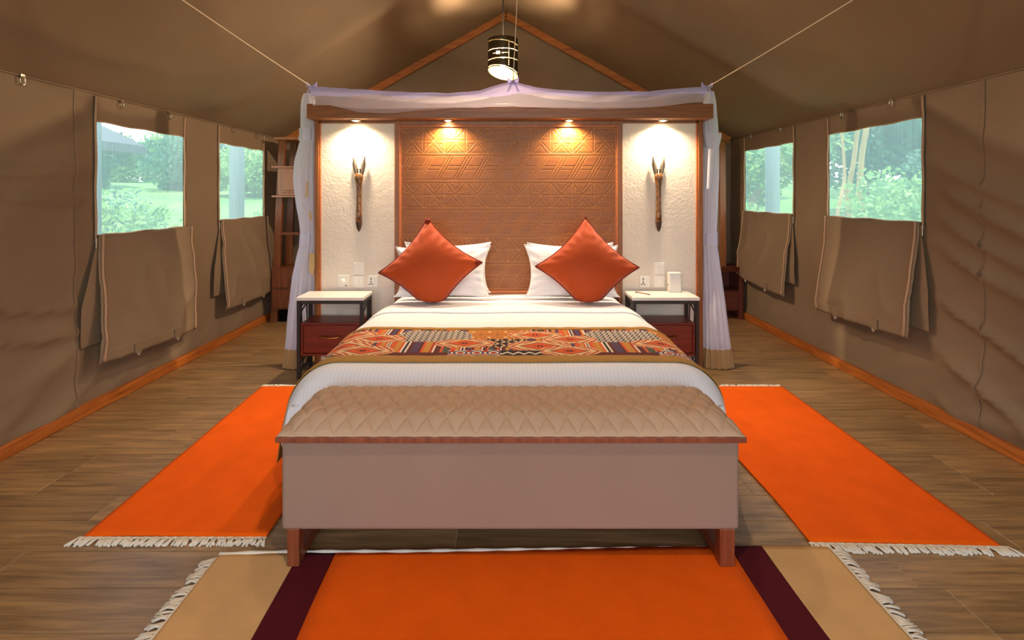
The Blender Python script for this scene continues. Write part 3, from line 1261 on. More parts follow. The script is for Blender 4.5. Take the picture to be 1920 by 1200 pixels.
runner = thing('bed_runner', 'kilim patchwork runner with mustard borders laid across the foot of the bed', 'bed runner', (0, 2.95, ZB + 0.02))
vr = [bed_surface(float(x), float(y), 0.010) for y in rY for x in rX]
ii = np.arange(nxr * ny_).reshape(ny_, nxr)
qd = np.stack([ii[:-1, :-1], ii[:-1, 1:], ii[1:, 1:], ii[1:, :-1]], -1).reshape(-1, 4)
me = bpy.data.meshes.new('patchwork')
me.from_pydata([tuple(v) for v in vr], [], qd.tolist())
ca = me.color_attributes.new('print', 'FLOAT_COLOR', 'POINT')
buf = np.ones((nxr * ny_, 4), np.float32)
buf[:, :3] = colr.reshape(-1, 3)
ca.data.foreach_set('color', buf.ravel())
t = NT('patchwork')
at = t.n('ShaderNodeAttribute', _attribute_name='print')
t.l(at.outputs['Color'], t.b.inputs['Base Color'])
t.b.inputs['Roughness'].default_value = 0.9
t.b.inputs['Specular IOR Level'].default_value = 0.2
nn = t.n('ShaderNodeTexNoise', Scale=400.0, Detail=2.0)
t.bump(nn.outputs['Fac'], 0.2, 0.003)
link('patchwork', me, t.m, runner, smooth=True)
for y0, y1 in ((2.610, 2.708), (3.232, 3.285)):
    b = MB()
    def bf(u, v):
        yy = y0 + (y1 - y0) * v
        p = bed_surface(-RL + 2 * RL * u, yy, 0.010)
        p.z += 0.004 * math.sin(PI * v) + 0.003 * nz(u * 40, v * 3, 5)
        return p
    b.grid(bf, 300, 8)
    b.out('border_band', M['gold'], runner, smooth=True, solid=0.004)


# ------------------------------------------------------------------ pillows and cushions
def puff(w, h, t, pinch=0.10, n=36, seed=0, wr=0.006):
    """cushion skin in local XZ, thickness along Y; returns (front, back) grids and rim"""
    def edge(a, b):
        # outline pulled in along the sides, pointed corners
        k = 1 - pinch * (1 - a * a) * abs(b) ** 1.5 * 1.0
        return k
    def pt(u, v, side):
        a, b = 2 * u - 1, 2 * v - 1
        x = a * w / 2 * (1 - pinch * (1 - b * b) * 1.0 * abs(a) ** 2)
        z = b * h / 2 * (1 - pinch * (1 - a * a) * 1.0 * abs(b) ** 2)
        f = (max(0, 1 - a ** 2) ** 0.55) * (max(0, 1 - b ** 2) ** 0.55)
        y = side * t / 2 * f
        e = max(abs(a), abs(b))
        y += side * wr * nz(x * 16 + seed, z * 16, seed) * smoothstep(0.3, 0.8, e) * min(1, f * 3)
        y += side * wr * 0.8 * math.sin((math.atan2(b, a)) * 22 + seed) * smoothstep(0.6, 0.9, e) * (1 - smoothstep(0.97, 1, e))
        return Vector((x, y, z))
    return pt


def make_cushion(name, label, cat, w, h, t, mat, pos, roll, lean, piping=None, pinch=0.10, squash=None, group=None, seed=0, flange=0.0, yaw=0.0):
    o = thing(name, label, cat, pos, group=group)
    pt = puff(w, h, t, pinch, seed=seed)
    mt = Matrix.Translation(pos) @ Matrix.Rotation(yaw, 4, 'Z') @ Matrix.Rotation(lean, 4, 'X') @ Matrix.Rotation(roll, 4, 'Y')
    n = 44

    def place(p):
        q = mt @ p
        sq = 0.10 if piping is None else 0.04
        if squash is not None and q.z < squash + sq:
            dz = squash + sq - q.z
            q.z = squash + sq - sq * math.tanh(dz / sq * 0.95)
        return q
    m = MB()
    for s in (-1, 1):
        fs0 = len(m.f)
        m.grid(lambda u, v: place(pt(u, v, s)), n, n)
        if s > 0:
            m.f[fs0:] = [f[::-1] for f in m.f[fs0:]]
    me = m.mesh(name)
    bm = bmesh.new()
    bm.from_mesh(me)
    bmesh.ops.remove_doubles(bm, verts=bm.verts, dist=0.0004)
    bm.to_mesh(me)
    bm.free()
    link('cover', me, mat, o, smooth=True)
    rim = []
    for i in range(n):
        rim.append((i / n, 0))
    for i in range(n):
        rim.append((1, i / n))
    for i in range(n):
        rim.append((1 - i / n, 1))
    for i in range(n):
        rim.append((0, 1 - i / n))
    pts = [place(pt(u, v, 0)) for u, v in rim]
    if piping:
        MB().tube(pts, 0.0062, 8, closed=True).out('piping', piping, o, smooth=True)
    else:
        MB().tube(pts, 0.004, 6, closed=True).out('seam', mat, o, smooth=True)
    return o, place, pt


make_cushion('pillow', 'white pillow hidden almost wholly behind the one under the folded-tip cushion', 'pillow', 0.74, 0.47, 0.10, M['pillow'], (-0.505, 4.345, 0.86), 0.0, -0.14, None, 0.15, ZB + 0.02, 'white bed pillows', 3)
make_cushion('pillow', 'white pillow leaning directly behind the orange cushion with a folded tip', 'pillow', 0.79, 0.46, 0.14, M['pillow'], (-0.527, 4.20, 0.845), -0.01, -0.22, None, 0.15, ZB + 0.02, 'white bed pillows', 5)
make_cushion('pillow', 'white pillow farthest back, behind the pair on the pen and notepad side', 'pillow', 0.74, 0.47, 0.10, M['pillow'], (0.545, 4.345, 0.855), 0.0, -0.14, None, 0.15, ZB + 0.02, 'white bed pillows', 8)
make_cushion('pillow', 'white pillow leaning directly behind the sharp-tipped orange cushion', 'pillow', 0.78, 0.47, 0.14, M['pillow'], (0.535, 4.20, 0.85), 0.01, -0.22, None, 0.15, ZB + 0.02, 'white bed pillows', 11)
cA, plA, ptA = make_cushion('throw_cushion', 'orange diamond cushion with a folded-over top corner', 'cushion', 0.58, 0.58, 0.23, M['cushion'], (-0.60, 4.02, 0.925), PI / 4 - 0.10, -0.30, M['cushion_piping'], 0.15, ZB + 0.045, 'orange throw cushions', 14)
cB, plB, ptB = make_cushion('throw_cushion', 'orange diamond cushion with a sharp upright top corner', 'cushion', 0.58, 0.58, 0.23, M['cushion'], (0.635, 4.02, 0.93), PI / 4 + 0.01, -0.30, M['cushion_piping'], 0.15, ZB + 0.045, 'orange throw cushions', 17)
# folded dark corners of the first cushion
for (u, v) in ((0.965, 0.965), (0.965, 0.035), (0.035, 0.965)):
    q = plA(ptA(u, v, -1))
    if q.z > 1.14 or q.x > -0.3:
        m = MB()
        m.lathe([(0.004, -0.004), (0.016, -0.001), (0.024, 0.004), (0.014, 0.010), (0.003, 0.012)], (0, 0, 0), 14)
        m.v = [(q.x + p[0], q.y - p[2] - 0.006, q.z + p[1]) for p in m.v]
        m.out('corner_tuck', M['cushion_piping'], cA, smooth=True)

# ------------------------------------------------------------------ bench at the foot of the bed
bn = thing('bench', 'upholstered storage bench with quilted lid at the foot of the bed', 'bench', (0.01, 2.2, 0))
bX0, bX1 = (515 - CX) * 2.0 / F, (1401 - CX) * 2.0 / F
BY0, BY1 = 2.0, 2.40
bodyX0, bodyX1 = (527 - CX) * 2.034 / F, (1387 - CX) * 2.034 / F
MB().box(bodyX0, bodyX1, 2.034, BY1 - 0.02, 0.16, 0.525).out('body', M['bench'], bn, bevel=0.015, seg=3)
MB().box(bX0, bX1, BY0, BY1, 0.524, 0.547).out('lid_board', M['leg_wood'], bn, bevel=0.003)
qw, ql = 0.0805, 0.122


def quilt(u, v):
    x = bX0 + 0.004 + (bX1 - bX0 - 0.008) * u
    y = BY0 + 0.004 + (BY1 - BY0 - 0.004) * v
    ex = min(u, 1 - u) * (bX1 - bX0)
    ey = min(v, 1 - v) * (BY1 - BY0)
    def prof_f(e, r):
        return math.sin(PI / 2 * min(1, 0.07 + 0.93 * e / r)) if e > 0.002 else 0.0
    def prof(e, r):
        if e >= r:
            return 1.0
        return math.sqrt(max(0, 1 - (1 - e / r) ** 2))
    h = 0.060 * prof_f(ex, 0.10) * (prof_f(ey, 0.11) if v < 0.5 else prof(ey, 0.05))
    p = x / qw + y / ql
    q = x / qw - y / ql
    g = (1 - math.exp(-3.2 * abs(math.sin(PI * p)))) * (1 - math.exp(-3.2 * abs(math.sin(PI * q))))
    h2 = 0.011 * g * smoothstep(-0.004, 0.012, min(ex, ey))
    return (x, y, 0.547 + h + h2)


cm = MB()
cm.grid(quilt, 440, 110)
cm.out('quilted_cushion', M['bench_top'], bn, smooth=True)
# stitched lines of the quilting
st = MB()
for fam in (1, -1):
    k0 = int(math.floor(bX0 / qw - 24))
    for k in range(k0, k0 + 90):
        pts = []
        for i in range(41):
            v = i / 40
            y = BY0 + 0.004 + (BY1 - BY0 - 0.004) * v
            x = (k - fam * y / ql) * qw
            u = (x - bX0 - 0.004) / (bX1 - bX0 - 0.008)
            if 0.004 < u < 0.996 and v < 0.97 and v > 0.02:
                q = quilt(u, v)
                pts.append((q[0], q[1], q[2] + 0.0015))
        if len(pts) > 3:
            st.tube(pts, 0.0015, 4)
st.out('stitching', M['stitch'], bn, smooth=True)
for a, b, s in ((538, 561, -1), (1350, 1378, 1)):
    x0, x1 = (a - CX) * 2.036 / F, (b - CX) * 2.036 / F
    m = MB()
    m.box(x0, x1, 2.036, 2.086, 0.0135, 0.165)
    m.box(x0, x1, 2.32, 2.37, 0.0, 0.165)
    m.box(x0 + 0.002, x1 - 0.002, 2.086, 2.32, 0.0135, 0.052)
    m.out('leg_frame', M['leg_wood'], bn, bevel=0.003)
# care tag at the side
MB().box(bodyX1, bodyX1 + 0.006, 2.10, 2.125, 0.315, 0.345).out('tag', M['white_plastic'], bn)


# ------------------------------------------------------------------ bedside tables
def nightstand(x0, x1, mirror, label):
    yf, yb = 4.13, 4.41
    zt = 0.667
    t = thing('bedside_table', label, 'bedside table', ((x0 + x1) / 2, (yf + yb) / 2, 0), group='bedside tables')
    MB().box(x0, x1, yf, yb, zt - 0.026, zt).out('table_top', M['white_top'], t, bevel=0.003)
    w = 0.028
    fx0, fx1 = x0 + 0.004, x1 - 0.004
    fy0, fy1 = yf + 0.006, yb - 0.004
    zt2 = zt - 0.026
    for xx in (fx0, fx1 - w):
        for yy in (fy0, fy1 - w):
            MB().box(xx, xx + w, yy, yy + w, 0, zt2).out('leg', M['black_metal'], t, bevel=0.002)
    for ya, yb2 in ((fy0, fy0 + w), (fy1 - w, fy1)):
        MB().box(fx0 + w, fx1 - w, ya, yb2, zt2 - w, zt2).out('rail', M['black_metal'], t, bevel=0.002)
    for xx in (fx0, fx1 - w):
        MB().box(xx, xx + w, fy0 + w, fy1 - w, zt2 - w, zt2).out('rail', M['black_metal'], t, bevel=0.002)
        MB().box(xx, xx + w, fy0 + w, fy1 - w, 0.06, 0.06 + w * 0.7).out('rail', M['black_metal'], t, bevel=0.002)
    # lattice in each end
    for xx in (fx0 + w / 2, fx1 - w / 2):
        la = MB()
        ya, ybk = fy0 + w, fy1 - w
        ym = (ya + ybk) / 2
        for (p, q) in (((ya + 0.07, 0.075), (ya + 0.03, zt2 - w)), ((ybk - 0.03, 0.075), (ybk - 0.07, zt2 - w)), ((ya, 0.52), (ybk - 0.05, 0.60)), ((ya, 0.57), (ybk - 0.05, 0.635)),
                       ((ya, 0.11), (ybk, 0.17)), ((ya, 0.16), (ybk, 0.22))):
            la.bar((xx, p[0], p[1]), (xx, q[0], q[1]), 0.008, 0.012)
        la.out('lattice', M['black_metal'], t)
    # drawer box
    a, b = fx0 + w + 0.004, fx1 - w - 0.004
    c = MB()
    y0, y1 = yf + 0.012, yb - 0.01
    z0, z1 = 0.19, 0.458
    th = 0.018
    c.box(a, b, y0, y1, z1 - th, z1)
    c.box(a, b, y0, y1, z0, z0 + th)
    c.box(a, a + th, y0, y1, z0 + th, z1 - th)
    c.box(b - th, b, y0, y1, z0 + th, z1 - th)
    c.box(a + th, b - th, y1 - th, y1, z0 + th, z1 - th)
    c.out('carcass', M['night_wood'], t, bevel=0.002)
    dr = MB().box(a + th + 0.003, b - th - 0.003, y0 + 0.004, y0 + 0.026, z0 + th + 0.004, z1 - th - 0.004).out('drawer', M['night_wood'], t, bevel=0.002)
    cxm = (a + b) / 2
    hy = y0 + 0.004
    hz = 0.345
    MB().tube([(cxm - 0.085 + 0.17 * i / 10, hy - 0.004 - 0.020 * math.sin(PI * i / 10) ** 0.6, hz - 0.006 * math.sin(PI * i / 10)) for i in range(11)], 0.0075, 8).out('handle', M['brass'], dr, smooth=True)
    return t


nightstand((554.5 - CX) * 4.13 / F, (681.4 - CX) * 4.13 / F, 1, 'bedside table with empty white top below the dimmer plate')
nightstand((1186 - CX) * 4.13 / F, (1312.4 - CX) * 4.13 / F, -1, 'bedside table holding a pen, paper and upright white box')

# notepad and pen, white box on the table by the mirror side
zt = 0.667
tag(MB().box(1.09, 1.20, 4.20, 4.34, zt, zt + 0.003).out('notepaper', M['paper']), 'sheet of white note paper under the pen', 'paper')
pn = thing('pen', 'wood coloured pen with black ends lying on the note paper', 'pen', (1.14, 4.25, zt + 0.006))
pa, pb = Vector((1.092, 4.325, zt + 0.0075)), Vector((1.192, 4.215, zt + 0.0075))
dvv = pb - pa
MB().tube([pa + dvv * 0.16, pa + dvv * 0.84], 0.0048, 8).out('barrel', M['pale_wood'], pn, smooth=True)
MB().tube([pa, pa + dvv * 0.16], 0.0045, 8).out('cap', M['dark_plastic'], pn, smooth=True)
MB().tube([pa + dvv * 0.84, pb], [0.0045, 0.0015], 8).out('tip', M['dark_plastic'], pn, smooth=True)
wbx = thing('white_box', 'upright plain white plastic box on the bedside table by the wall', 'box', ((1264.5 - CX) * 4.36 / F, 4.36, zt))
q0, q1 = (1253.5 - CX) * 4.36 / F, (1276 - CX) * 4.36 / F
MB().box(q0, q1, 4.34, 4.40, zt, zt + 0.168).out('case', M['white_plastic'], wbx, bevel=0.006)
m = MB().lathe([(0.006, 0), (0.006, 0.003)], (0, 0, 0), 12)
m.v = [(q0 - p[2], 4.372 + p[1], zt + 0.06 + p[0]) for p in m.v]
m.out('socket_hole', M['dark_plastic'], wbx)

# ------------------------------------------------------------------ mosquito net
net = thing('mosquito_net', 'gathered white mosquito net tied along the headboard top and down both posts', 'mosquito net', (0, 4.5, 0))
ND = 4.19
top_pts = [(583, 162), (620, 165), (680, 168), (760, 173), (840, 176), (900, 170), (945, 157), (962, 153), (985, 160), (1040, 168), (1120, 173), (1200, 172), (1260, 168), (1325, 163)]
low_pts = [(583, 196), (615, 195), (640, 202), (665, 208), (700, 210.5), (740, 210), (800, 204), (860, 201), (920, 199), (962, 198), (1010, 200), (1070, 203), (1130, 203), (1180, 202), (1230, 199), (1270, 194), (1300, 191), (1325, 190)]


def interp(pts, u):
    xs = [p[0] for p in pts]
    ys = [p[1] for p in pts]
    return float(np.interp(u, xs, ys))


def canopy(u, v):
    """v 0..0.35 across the top from the back, then down the front to the lower edge"""
    px = 583 + 742 * u
    zt_ = H - (interp(top_pts, px) - CY) * ND / F
    zl = H - (interp(low_pts, px) - CY) * ND / F
    X = (px - CX) * ND / F
    gather = abs(math.sin(2 * PI * u))
    if v < 0.35:
        t = v / 0.35
        y = 4.60 + (ND - 4.60) * t
        z = zt_ - 0.01 - (0.02 + 0.025 * gather) * math.sin(PI * t) + 0.025 * (1 - t)
    else:
        t = (v - 0.35) / 0.65
        y = ND + 0.045 * math.sin(PI * t) * -0.6 + 0.05 * t * t
        z = zt_ + (zl - zt_) * t
        y += 0.012 * math.sin(u * 46 + 5 * t + 3 * nz(u * 9, t, 3)) * (0.3 + gather) * math.sin(PI * min(1, t * 1.2))
        y = min(y, BD - 0.012)
    z += 0.006 * nz(u * 18, v * 5, 12)
    return (X, y, z)


c = MB()
c.grid(canopy, 160, 36)
c.out('canopy', M['net_canopy'], net, smooth=True)


def border(u, v):
    px = 583 + 742 * u
    wdt = 0.30 + 0.30 * (1 - abs(math.sin(2 * PI * u))) + 0.06 * math.sin(u * 31)
    a = canopy(u, 0.33 + 0.65 * wdt * v)
    return (a[0], a[1] - 0.006, a[2] + 0.003)


c = MB()
c.grid(border, 160, 14)
c.out('canopy_border', M['net_border'], net, smooth=True)


def bow(p, name='bow'):
    p = Vector(p)
    m = MB()
    for s in (-1, 1):
        m.grid(lambda u, v: (p.x + s * 0.045 * u, p.y - 0.01 + 0.01 * math.sin(PI * u), p.z + (v - 0.5) * (0.012 + 0.03 * u) + 0.022 * u), 6, 2)
        m.grid(lambda u, v: (p.x + s * (0.012 + 0.03 * u) + (v - 0.5) * 0.014, p.y - 0.015, p.z - 0.075 * u), 6, 2)
    m.lathe([(0.002, -0.014), (0.013, -0.008), (0.014, 0.006), (0.003, 0.014)], p, 10)
    m.out(name, M['net_border'], net, smooth=True, solid=0.003)


cl_, cr_, cc_ = P(585, 163, ND), P(1325, 164, ND), P(962, 155, ND)
for q in (cl_, cr_, cc_):
    bow(q)


def column(levels, D, name, mat, seed, flip=1, npl=13, z_from=None, z_to=None, grow=1.0):
    """pleated hanging cloth: levels of (v, u_left, u_right)"""
    lv = sorted(levels)
    vs_ = [a[0] for a in lv]
    N = 120
    v0 = vs_[0] if z_from is None else z_from
    v1 = vs_[-1] if z_to is None else z_to

    def fn(u, w):
        v = v0 + (v1 - v0) * w
        ul = float(np.interp(v, vs_, [a[1] for a in lv]))
        ur = float(np.interp(v, vs_, [a[2] for a in lv]))
        dd = D - 0.10 * smoothstep(470, 690, v)
        cx = ((ul + ur) / 2 - CX) * dd / F
        rx = (ur - ul) / 2 * dd / F * grow
        ry = min(0.075, rx * 0.8) * grow
        a = 2 * PI * u
        r = 1 + 0.15 * math.sin(npl * a + seed + v * 0.006) + 0.06 * math.sin(5 * a + v * 0.03)
        r = min(r, 1.16) * 0.91
        return (cx + rx * r * math.cos(a), dd + ry * r * math.sin(a), max(0.006, H - (v - CY) * dd / F))
    m = MB()
    m.grid(fn, N, 70)
    return m.out(name, mat, net, smooth=True)


LVL = [(176, 570, 588), (185, 566, 590), (200, 564, 591), (240, 563.5, 591), (252, 564, 591), (265, 563, 591), (300, 554, 592), (335, 551, 592), (380, 556, 592), (420, 562, 592), (440, 564, 591), (458, 563, 591), (480, 557, 591), (520, 549, 591), (600, 540, 589), (650, 535, 586), (694, 531, 582)]
LVR = [(172, 1324, 1338), (190, 1320, 1342), (240, 1318, 1346), (262, 1320, 1346), (285, 1318, 1347), (330, 1317, 1347), (400, 1317, 1345), (440, 1317, 1343), (458, 1317, 1343), (500, 1317, 1349), (560, 1318, 1357), (620, 1319, 1366), (660, 1320, 1371), (694, 1320, 1376)]
cL = column(LVL, 4.53, 'curtain', M['net_fold'], 0.3, z_to=655)
cR = column(LVR, 4.53, 'curtain', M['net_fold'], 1.9, z_to=655)
column(LVL, 4.53, 'hem_band', M['hem'], 0.3, z_from=652, z_to=694, grow=1.01)
column(LVR, 4.53, 'hem_band', M['hem'], 1.9, z_from=652, z_to=694, grow=1.01)
# inner second layer for body
column([(a, b + 6, c - 4) for a, b, c in LVL], 4.54, 'curtain_lining', M['net'], 2.3, z_to=650)
column([(a, b + 4, c - 6) for a, b, c in LVR], 4.54, 'curtain_lining', M['net'], 3.3, z_to=650)
# ties
column(LVL, 4.525, 'tie', M['net_tie'], 0.9, z_from=241, z_to=264, grow=1.12, npl=7)
column(LVL, 4.525, 'tie', M['net_tie'], 0.9, z_from=439, z_to=460, grow=1.12, npl=7)
column([(240, 1316, 1352), (258, 1318, 1351), (280, 1324, 1346)], 4.50, 'tie', M['net_tie'], 0.9, z_from=250, z_to=279, grow=1.0, npl=5)
column(LVR, 4.525, 'tie', M['net_tie'], 0.9, z_from=436, z_to=460, grow=1.10, npl=7)
# loose tie tails and beige tape showing in the folds
m = MB()
m.grid(lambda u, v: P(1330 + 8 * u - 5 * v + 4 * (u - 0.5) * (1 - v), 279 + 75 * v, 4.42 - 0.01 * math.sin(PI * u)), 6, 20)
m.out('tie_tail', M['net_tie'], net, smooth=True)
for pts in ([(574, 341), (577, 340), (577, 368), (573, 371)], [(579, 398), (583, 396), (584, 414), (580, 412)], [(580, 474), (591, 476), (590, 498), (587, 521), (579, 506)]):
    vs_ = [P(a, b, 4.435 - 0.02 * 0) for a, b in pts]
    MB().add(vs_, [tuple(range(len(vs_)))]).out('tape_fold', M['tape'], net, solid=0.004)


# net ropes
def rope(name, a, b, label, r=0.0035):
    a, b = Vector(a), Vector(b)
    pts = [a + (b - a) * (i / 14) - Vector((0, 0, 0.012 * math.sin(PI * i / 14))) for i in range(15)]
    t = MB().tube(pts, r, 6).out(name, M['rope'], smooth=True)
    tag(t, label, 'cord', 'net cords')


rope('net_cord', cl_, (-1.946, 2.0, 2.735), 'pale cord pulling the net corner above the ladder wardrobe toward the roof')
rope('net_cord', cr_, (2.04, 2.0, 2.69), 'pale cord pulling the net corner above the dressing stand toward the roof')
rope('net_cord', cc_, P(982, -260, 3.5), 'thin cord holding up the net centre beside the pendant lamp')


# ------------------------------------------------------------------ pendant lamp
def pendant(x, y, ztop, label, watt, rot=0.0):
    R, Lh = 0.146, 0.37
    t = thing('pendant_lamp', label, 'lamp', (x, y, ztop - Lh), rz=rot)
    n, mrows = 168, 84
    holes = set()

    def ang(i):
        return 2 * PI * (i + 0.5) / n

    def edge(a):
        # lower edge: lifted at the front-left, full length at the back
        return 0.085 * (0.5 + 0.5 * math.cos(a - math.radians(222))) ** 1.1

    def fn(u, v):
        a = 2 * PI * u
        zlow = ztop - Lh + edge(a)
        z = zlow + (ztop - zlow) * v
        return (x + R * math.cos(a), y + R * math.sin(a), z)
    for i in range(n):
        a = ang(i)
        zlow = ztop - Lh + edge(a)
        def row(h):
            return int((ztop - h - zlow) / (ztop - zlow) * mrows)
        for h in (0.055 + 0.020 * math.cos(a - math.radians(200)) * -1, 0.125, 0.215):
            if i % 2 == 0:
                holes.add((i, row(h)))
                holes.add((i, row(h) + 1))
        if i % 2 == 0:
            holes.add((i, 2))
            holes.add((i, 3))
        if math.cos(a - math.radians(262)) > 0.86 and i % 3 == 0:
            holes.add((i, row(0.165)))
        if abs(i - int(n * 252 / 360)) < 4 and (i + 1) % 2:
            for k in (-4, -2, 2, 4):
                holes.add((i, row(0.165) + k))
    ia = int(n * 292 / 360)
    for r in range(10, 70):
        if r % 5 < 2:
            holes.add((ia, r))
    m = MB()
    m.grid(fn, n, mrows, skip=lambda i, j: (i, j) in holes)
    sh = m.out('shade', M['shade_metal'], t, smooth=True, solid=0.0022)
    MB().tube([fn(i / 72, 0) for i in range(72)], 0.0035, 6, closed=True).out('lower_rim', M['shade_metal'], t, smooth=True)
    # spider and holder
    sp = MB()
    for k in range(3):
        a = k * 2 * PI / 3 + 0.4
        sp.bar((x, y, ztop - 0.015), (x + R * math.cos(a), y + R * math.sin(a), ztop - 0.015), 0.006)
    sp.lathe([(0.018, ztop - 0.085), (0.020, ztop - 0.02), (0.010, ztop - 0.005)], (x, y, 0), 16)
    sp.out('holder', M['shade_metal'], t, smooth=False)
    MB().lathe([(0.004, ztop - 0.268), (0.022, ztop - 0.260), (0.030, ztop - 0.238), (0.026, ztop - 0.210), (0.012, ztop - 0.180), (0.008, ztop - 0.083)], (x, y, 0), 16).out('bulb', M['bulb'], t, smooth=True)
    MB().tube([(x, y, ztop - 0.006), (x + 0.002, y, (ztop + 3.82) / 2), (x, y, 3.82)], 0.0055, 6).out('cable', M['cable'], t, smooth=True)
    MB().lathe([(0.002, 3.775), (0.03, 3.78), (0.04, 3.80), (0.04, 3.825)], (x, y, 0), 16).out('ceiling_rose', M['cable'], t, smooth=True)
    # light of the bulb leaving by the open top and by the cut-away lower edge
    for nm, frac, dz in (('bulb_light', 0.42, 0.12), ('bulb_light', 0.58, 0.315)):
        li = bpy.data.lights.new(nm, 'POINT')
        li.energy = watt * frac
        li.color = (1.0, 0.76, 0.52)
        li.shadow_soft_size = 0.035
        lo = bpy.data.objects.new(nm, li)
        COL.objects.link(lo)
        lo.location = (x, y - 0.05, ztop - dz)
    return t


pendant(-0.036, 5.0, 3.02, 'pierced metal drum pendant lamp hanging above the net', PENDANT_W)
pendant(0.0, 0.9, 3.02, 'unseen copy of the pierced drum pendant lamp, added over the entrance side', FRONT_W)  # second lamp out of view, added to account for light on the bench

# ------------------------------------------------------------------ ladder wardrobe behind the left post
wd = thing('ladder_wardrobe', 'open wooden ladder shelf unit with cupboard and drawers in the corner', 'shelf unit', (-2.28, 6.0, 0))
DFW = 5.97
wx0, wx1 = -2.75, -1.83
def fz(v): return H - (v - CY) * DFW / F
def fx(u): return (u - CX) * DFW / F
tw = fx(514)
MB().box(tw, wx1 - 0.03, DFW - 0.02, DFW + 0.40, fz(262), fz(257)).out('top_board', M['pale_wood'], wd, bevel=0.004)
xm = (wx0 + wx1) / 2
for s, (xt, xb) in ((-1, (fx(528), fx(504))), (1, (2 * xm - fx(528), 2 * xm - fx(504)))):
    for yy in (DFW + 0.03, DFW + 0.35):
        w = 0.075
        m = MB()
        m.bar((xt, yy, fz(262)), (xb + 0.05, yy, 0.0), w, 0.05, up=(0, 1, 0))
        m.v = [(p[0], p[1], max(p[2], 0.0)) for p in m.v]
        m.out('post', M['wardrobe_wood'], wd, bevel=0.004)
for v in (313, 368):
    MB().box(fx(511), wx1 + 0.01, DFW - 0.03, DFW + 0.38, fz(v + 2), fz(v - 1.5)).out('shelf', M['pale_wood'], wd, bevel=0.004)
cb = MB().box(fx(522), wx1 - 0.08, DFW - 0.01, DFW + 0.36, fz(366), fz(315)).out('cupboard', M['pale_wood'], wd, bevel=0.003)
m = MB().box(fx(529), fx(529) + 0.30, DFW - 0.020, DFW - 0.01, fz(361), fz(319))
m.box(fx(533), fx(529) + 0.275, DFW - 0.032, DFW - 0.02, fz(357), fz(323))
m.out('cupboard_door', M['pale_wood'], wd, bevel=0.006)
MB().box(fx(520), wx1 - 0.06, DFW + 0.02, DFW + 0.05, fz(441), fz(436)).out('rung', M['wardrobe_wood'], wd, bevel=0.003)
MB().bar((fx(548), DFW + 0.36, fz(500)), (fx(548), DFW + 0.36, fz(370)), 0.05).out('rear_upright', M['wardrobe_wood'], wd)
MB().box(fx(509), wx1 + 0.02, DFW - 0.01, DFW + 0.40, fz(580), fz(503)).out('drawer_chest', M['wardrobe_wood'], wd, bevel=0.005)
for a, b in ((539, 507), (576, 543)):
    dr = MB().box(fx(511.5), wx1 - 0.005, DFW - 0.026, DFW - 0.01, fz(a), fz(b)).out('drawer', M['wardrobe_wood'], wd, bevel=0.003)
    zc = (fz(a) + fz(b)) / 2
    MB().tube([(-2.52 + 0.03 * i, DFW - 0.028 - 0.022 * math.sin(PI * i / 4), zc) for i in range(5)], 0.006, 6).out('handle', M['black_metal'], dr, smooth=True)
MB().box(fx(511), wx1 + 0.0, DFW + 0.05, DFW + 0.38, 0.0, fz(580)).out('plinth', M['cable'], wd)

# ------------------------------------------------------------------ dressing stand behind the right post
DM = 6.12
def mx(u): return (u - CX) * DM / F
def mz(v): return H - (v - CY) * DM / F
dm = thing('dressing_stand', 'tall wooden dressing stand on a dark drawer base in the corner', 'stand', (2.35, 6.2, 0))
rx1 = mx(1366.5)
rxb = mx(1368)
rx0, lx0 = rx1, 1.85
MB().bar((mx(1361), DM + 0.12, mz(264)), (mx(1363), DM + 0.12, mz(505)), 0.075, 0.05, up=(0, 1, 0)).out('frame_post', M['red_wood_v'], dm, bevel=0.005)
MB().bar((1.90, DM + 0.12, mz(264)), (1.89, DM + 0.12, mz(505)), 0.075, 0.05, up=(0, 1, 0)).out('frame_post', M['red_wood_v'], dm, bevel=0.005)
m = MB()
m.grid(lambda u, v: (1.87 + (mx(1366) - 1.87) * u, DM + 0.10 + 0.045 * (v if v <= 1 else 1), mz(266) + 0.10 * math.sin(PI * u)), 16, 1)
mo = m.out('frame_top', M['red_wood'], dm, solid=0.06)
MB().box(1.92, mx(1358), DM + 0.115, DM + 0.125, mz(498), mz(266)).out('canvas_panel', M['canvas'], dm)
MB().box(1.92, mx(1358), DM + 0.126, DM + 0.14, mz(498), mz(266)).out('backing', M['cabinet_dark'], dm)
# base: curved counter, open niche, drawers
bx_l, bx_r = 1.80, mx(1394)
m = MB()
m.grid(lambda u, v: (bx_l + (bx_r + 0.0 - bx_l) * u, DM + 0.02 - 0.14 * math.sin(PI * u) + (0.30 + 0.14 * math.sin(PI * u)) * v, mz(505)), 20, 4)
m.out('counter', M['cabinet_dark'], dm, solid=0.05)
MB().box(bx_r - 0.05, bx_r, DM, DM + 0.32, 0.0, mz(508)).out('side_panel', M['cabinet_dark'], dm, bevel=0.004)
MB().box(bx_l, bx_l + 0.05, DM, DM + 0.32, 0.0, mz(508)).out('side_panel', M['cabinet_dark'], dm, bevel=0.004)
MB().box(bx_l + 0.05, bx_r - 0.05, DM + 0.28, DM + 0.31, 0.1, mz(508)).out('back_panel', M['cabinet_dark'], dm)
MB().box(bx_l + 0.05, bx_r - 0.05, DM + 0.02, DM + 0.28, 0.10, mz(545)).out('drawer_case', M['cabinet_dark'], dm, bevel=0.003)
dr = MB().box(bx_l + 0.055, bx_r - 0.055, DM + 0.0, DM + 0.02, 0.12, mz(548)).out('drawer', M['cabinet_dark'], dm, bevel=0.004)


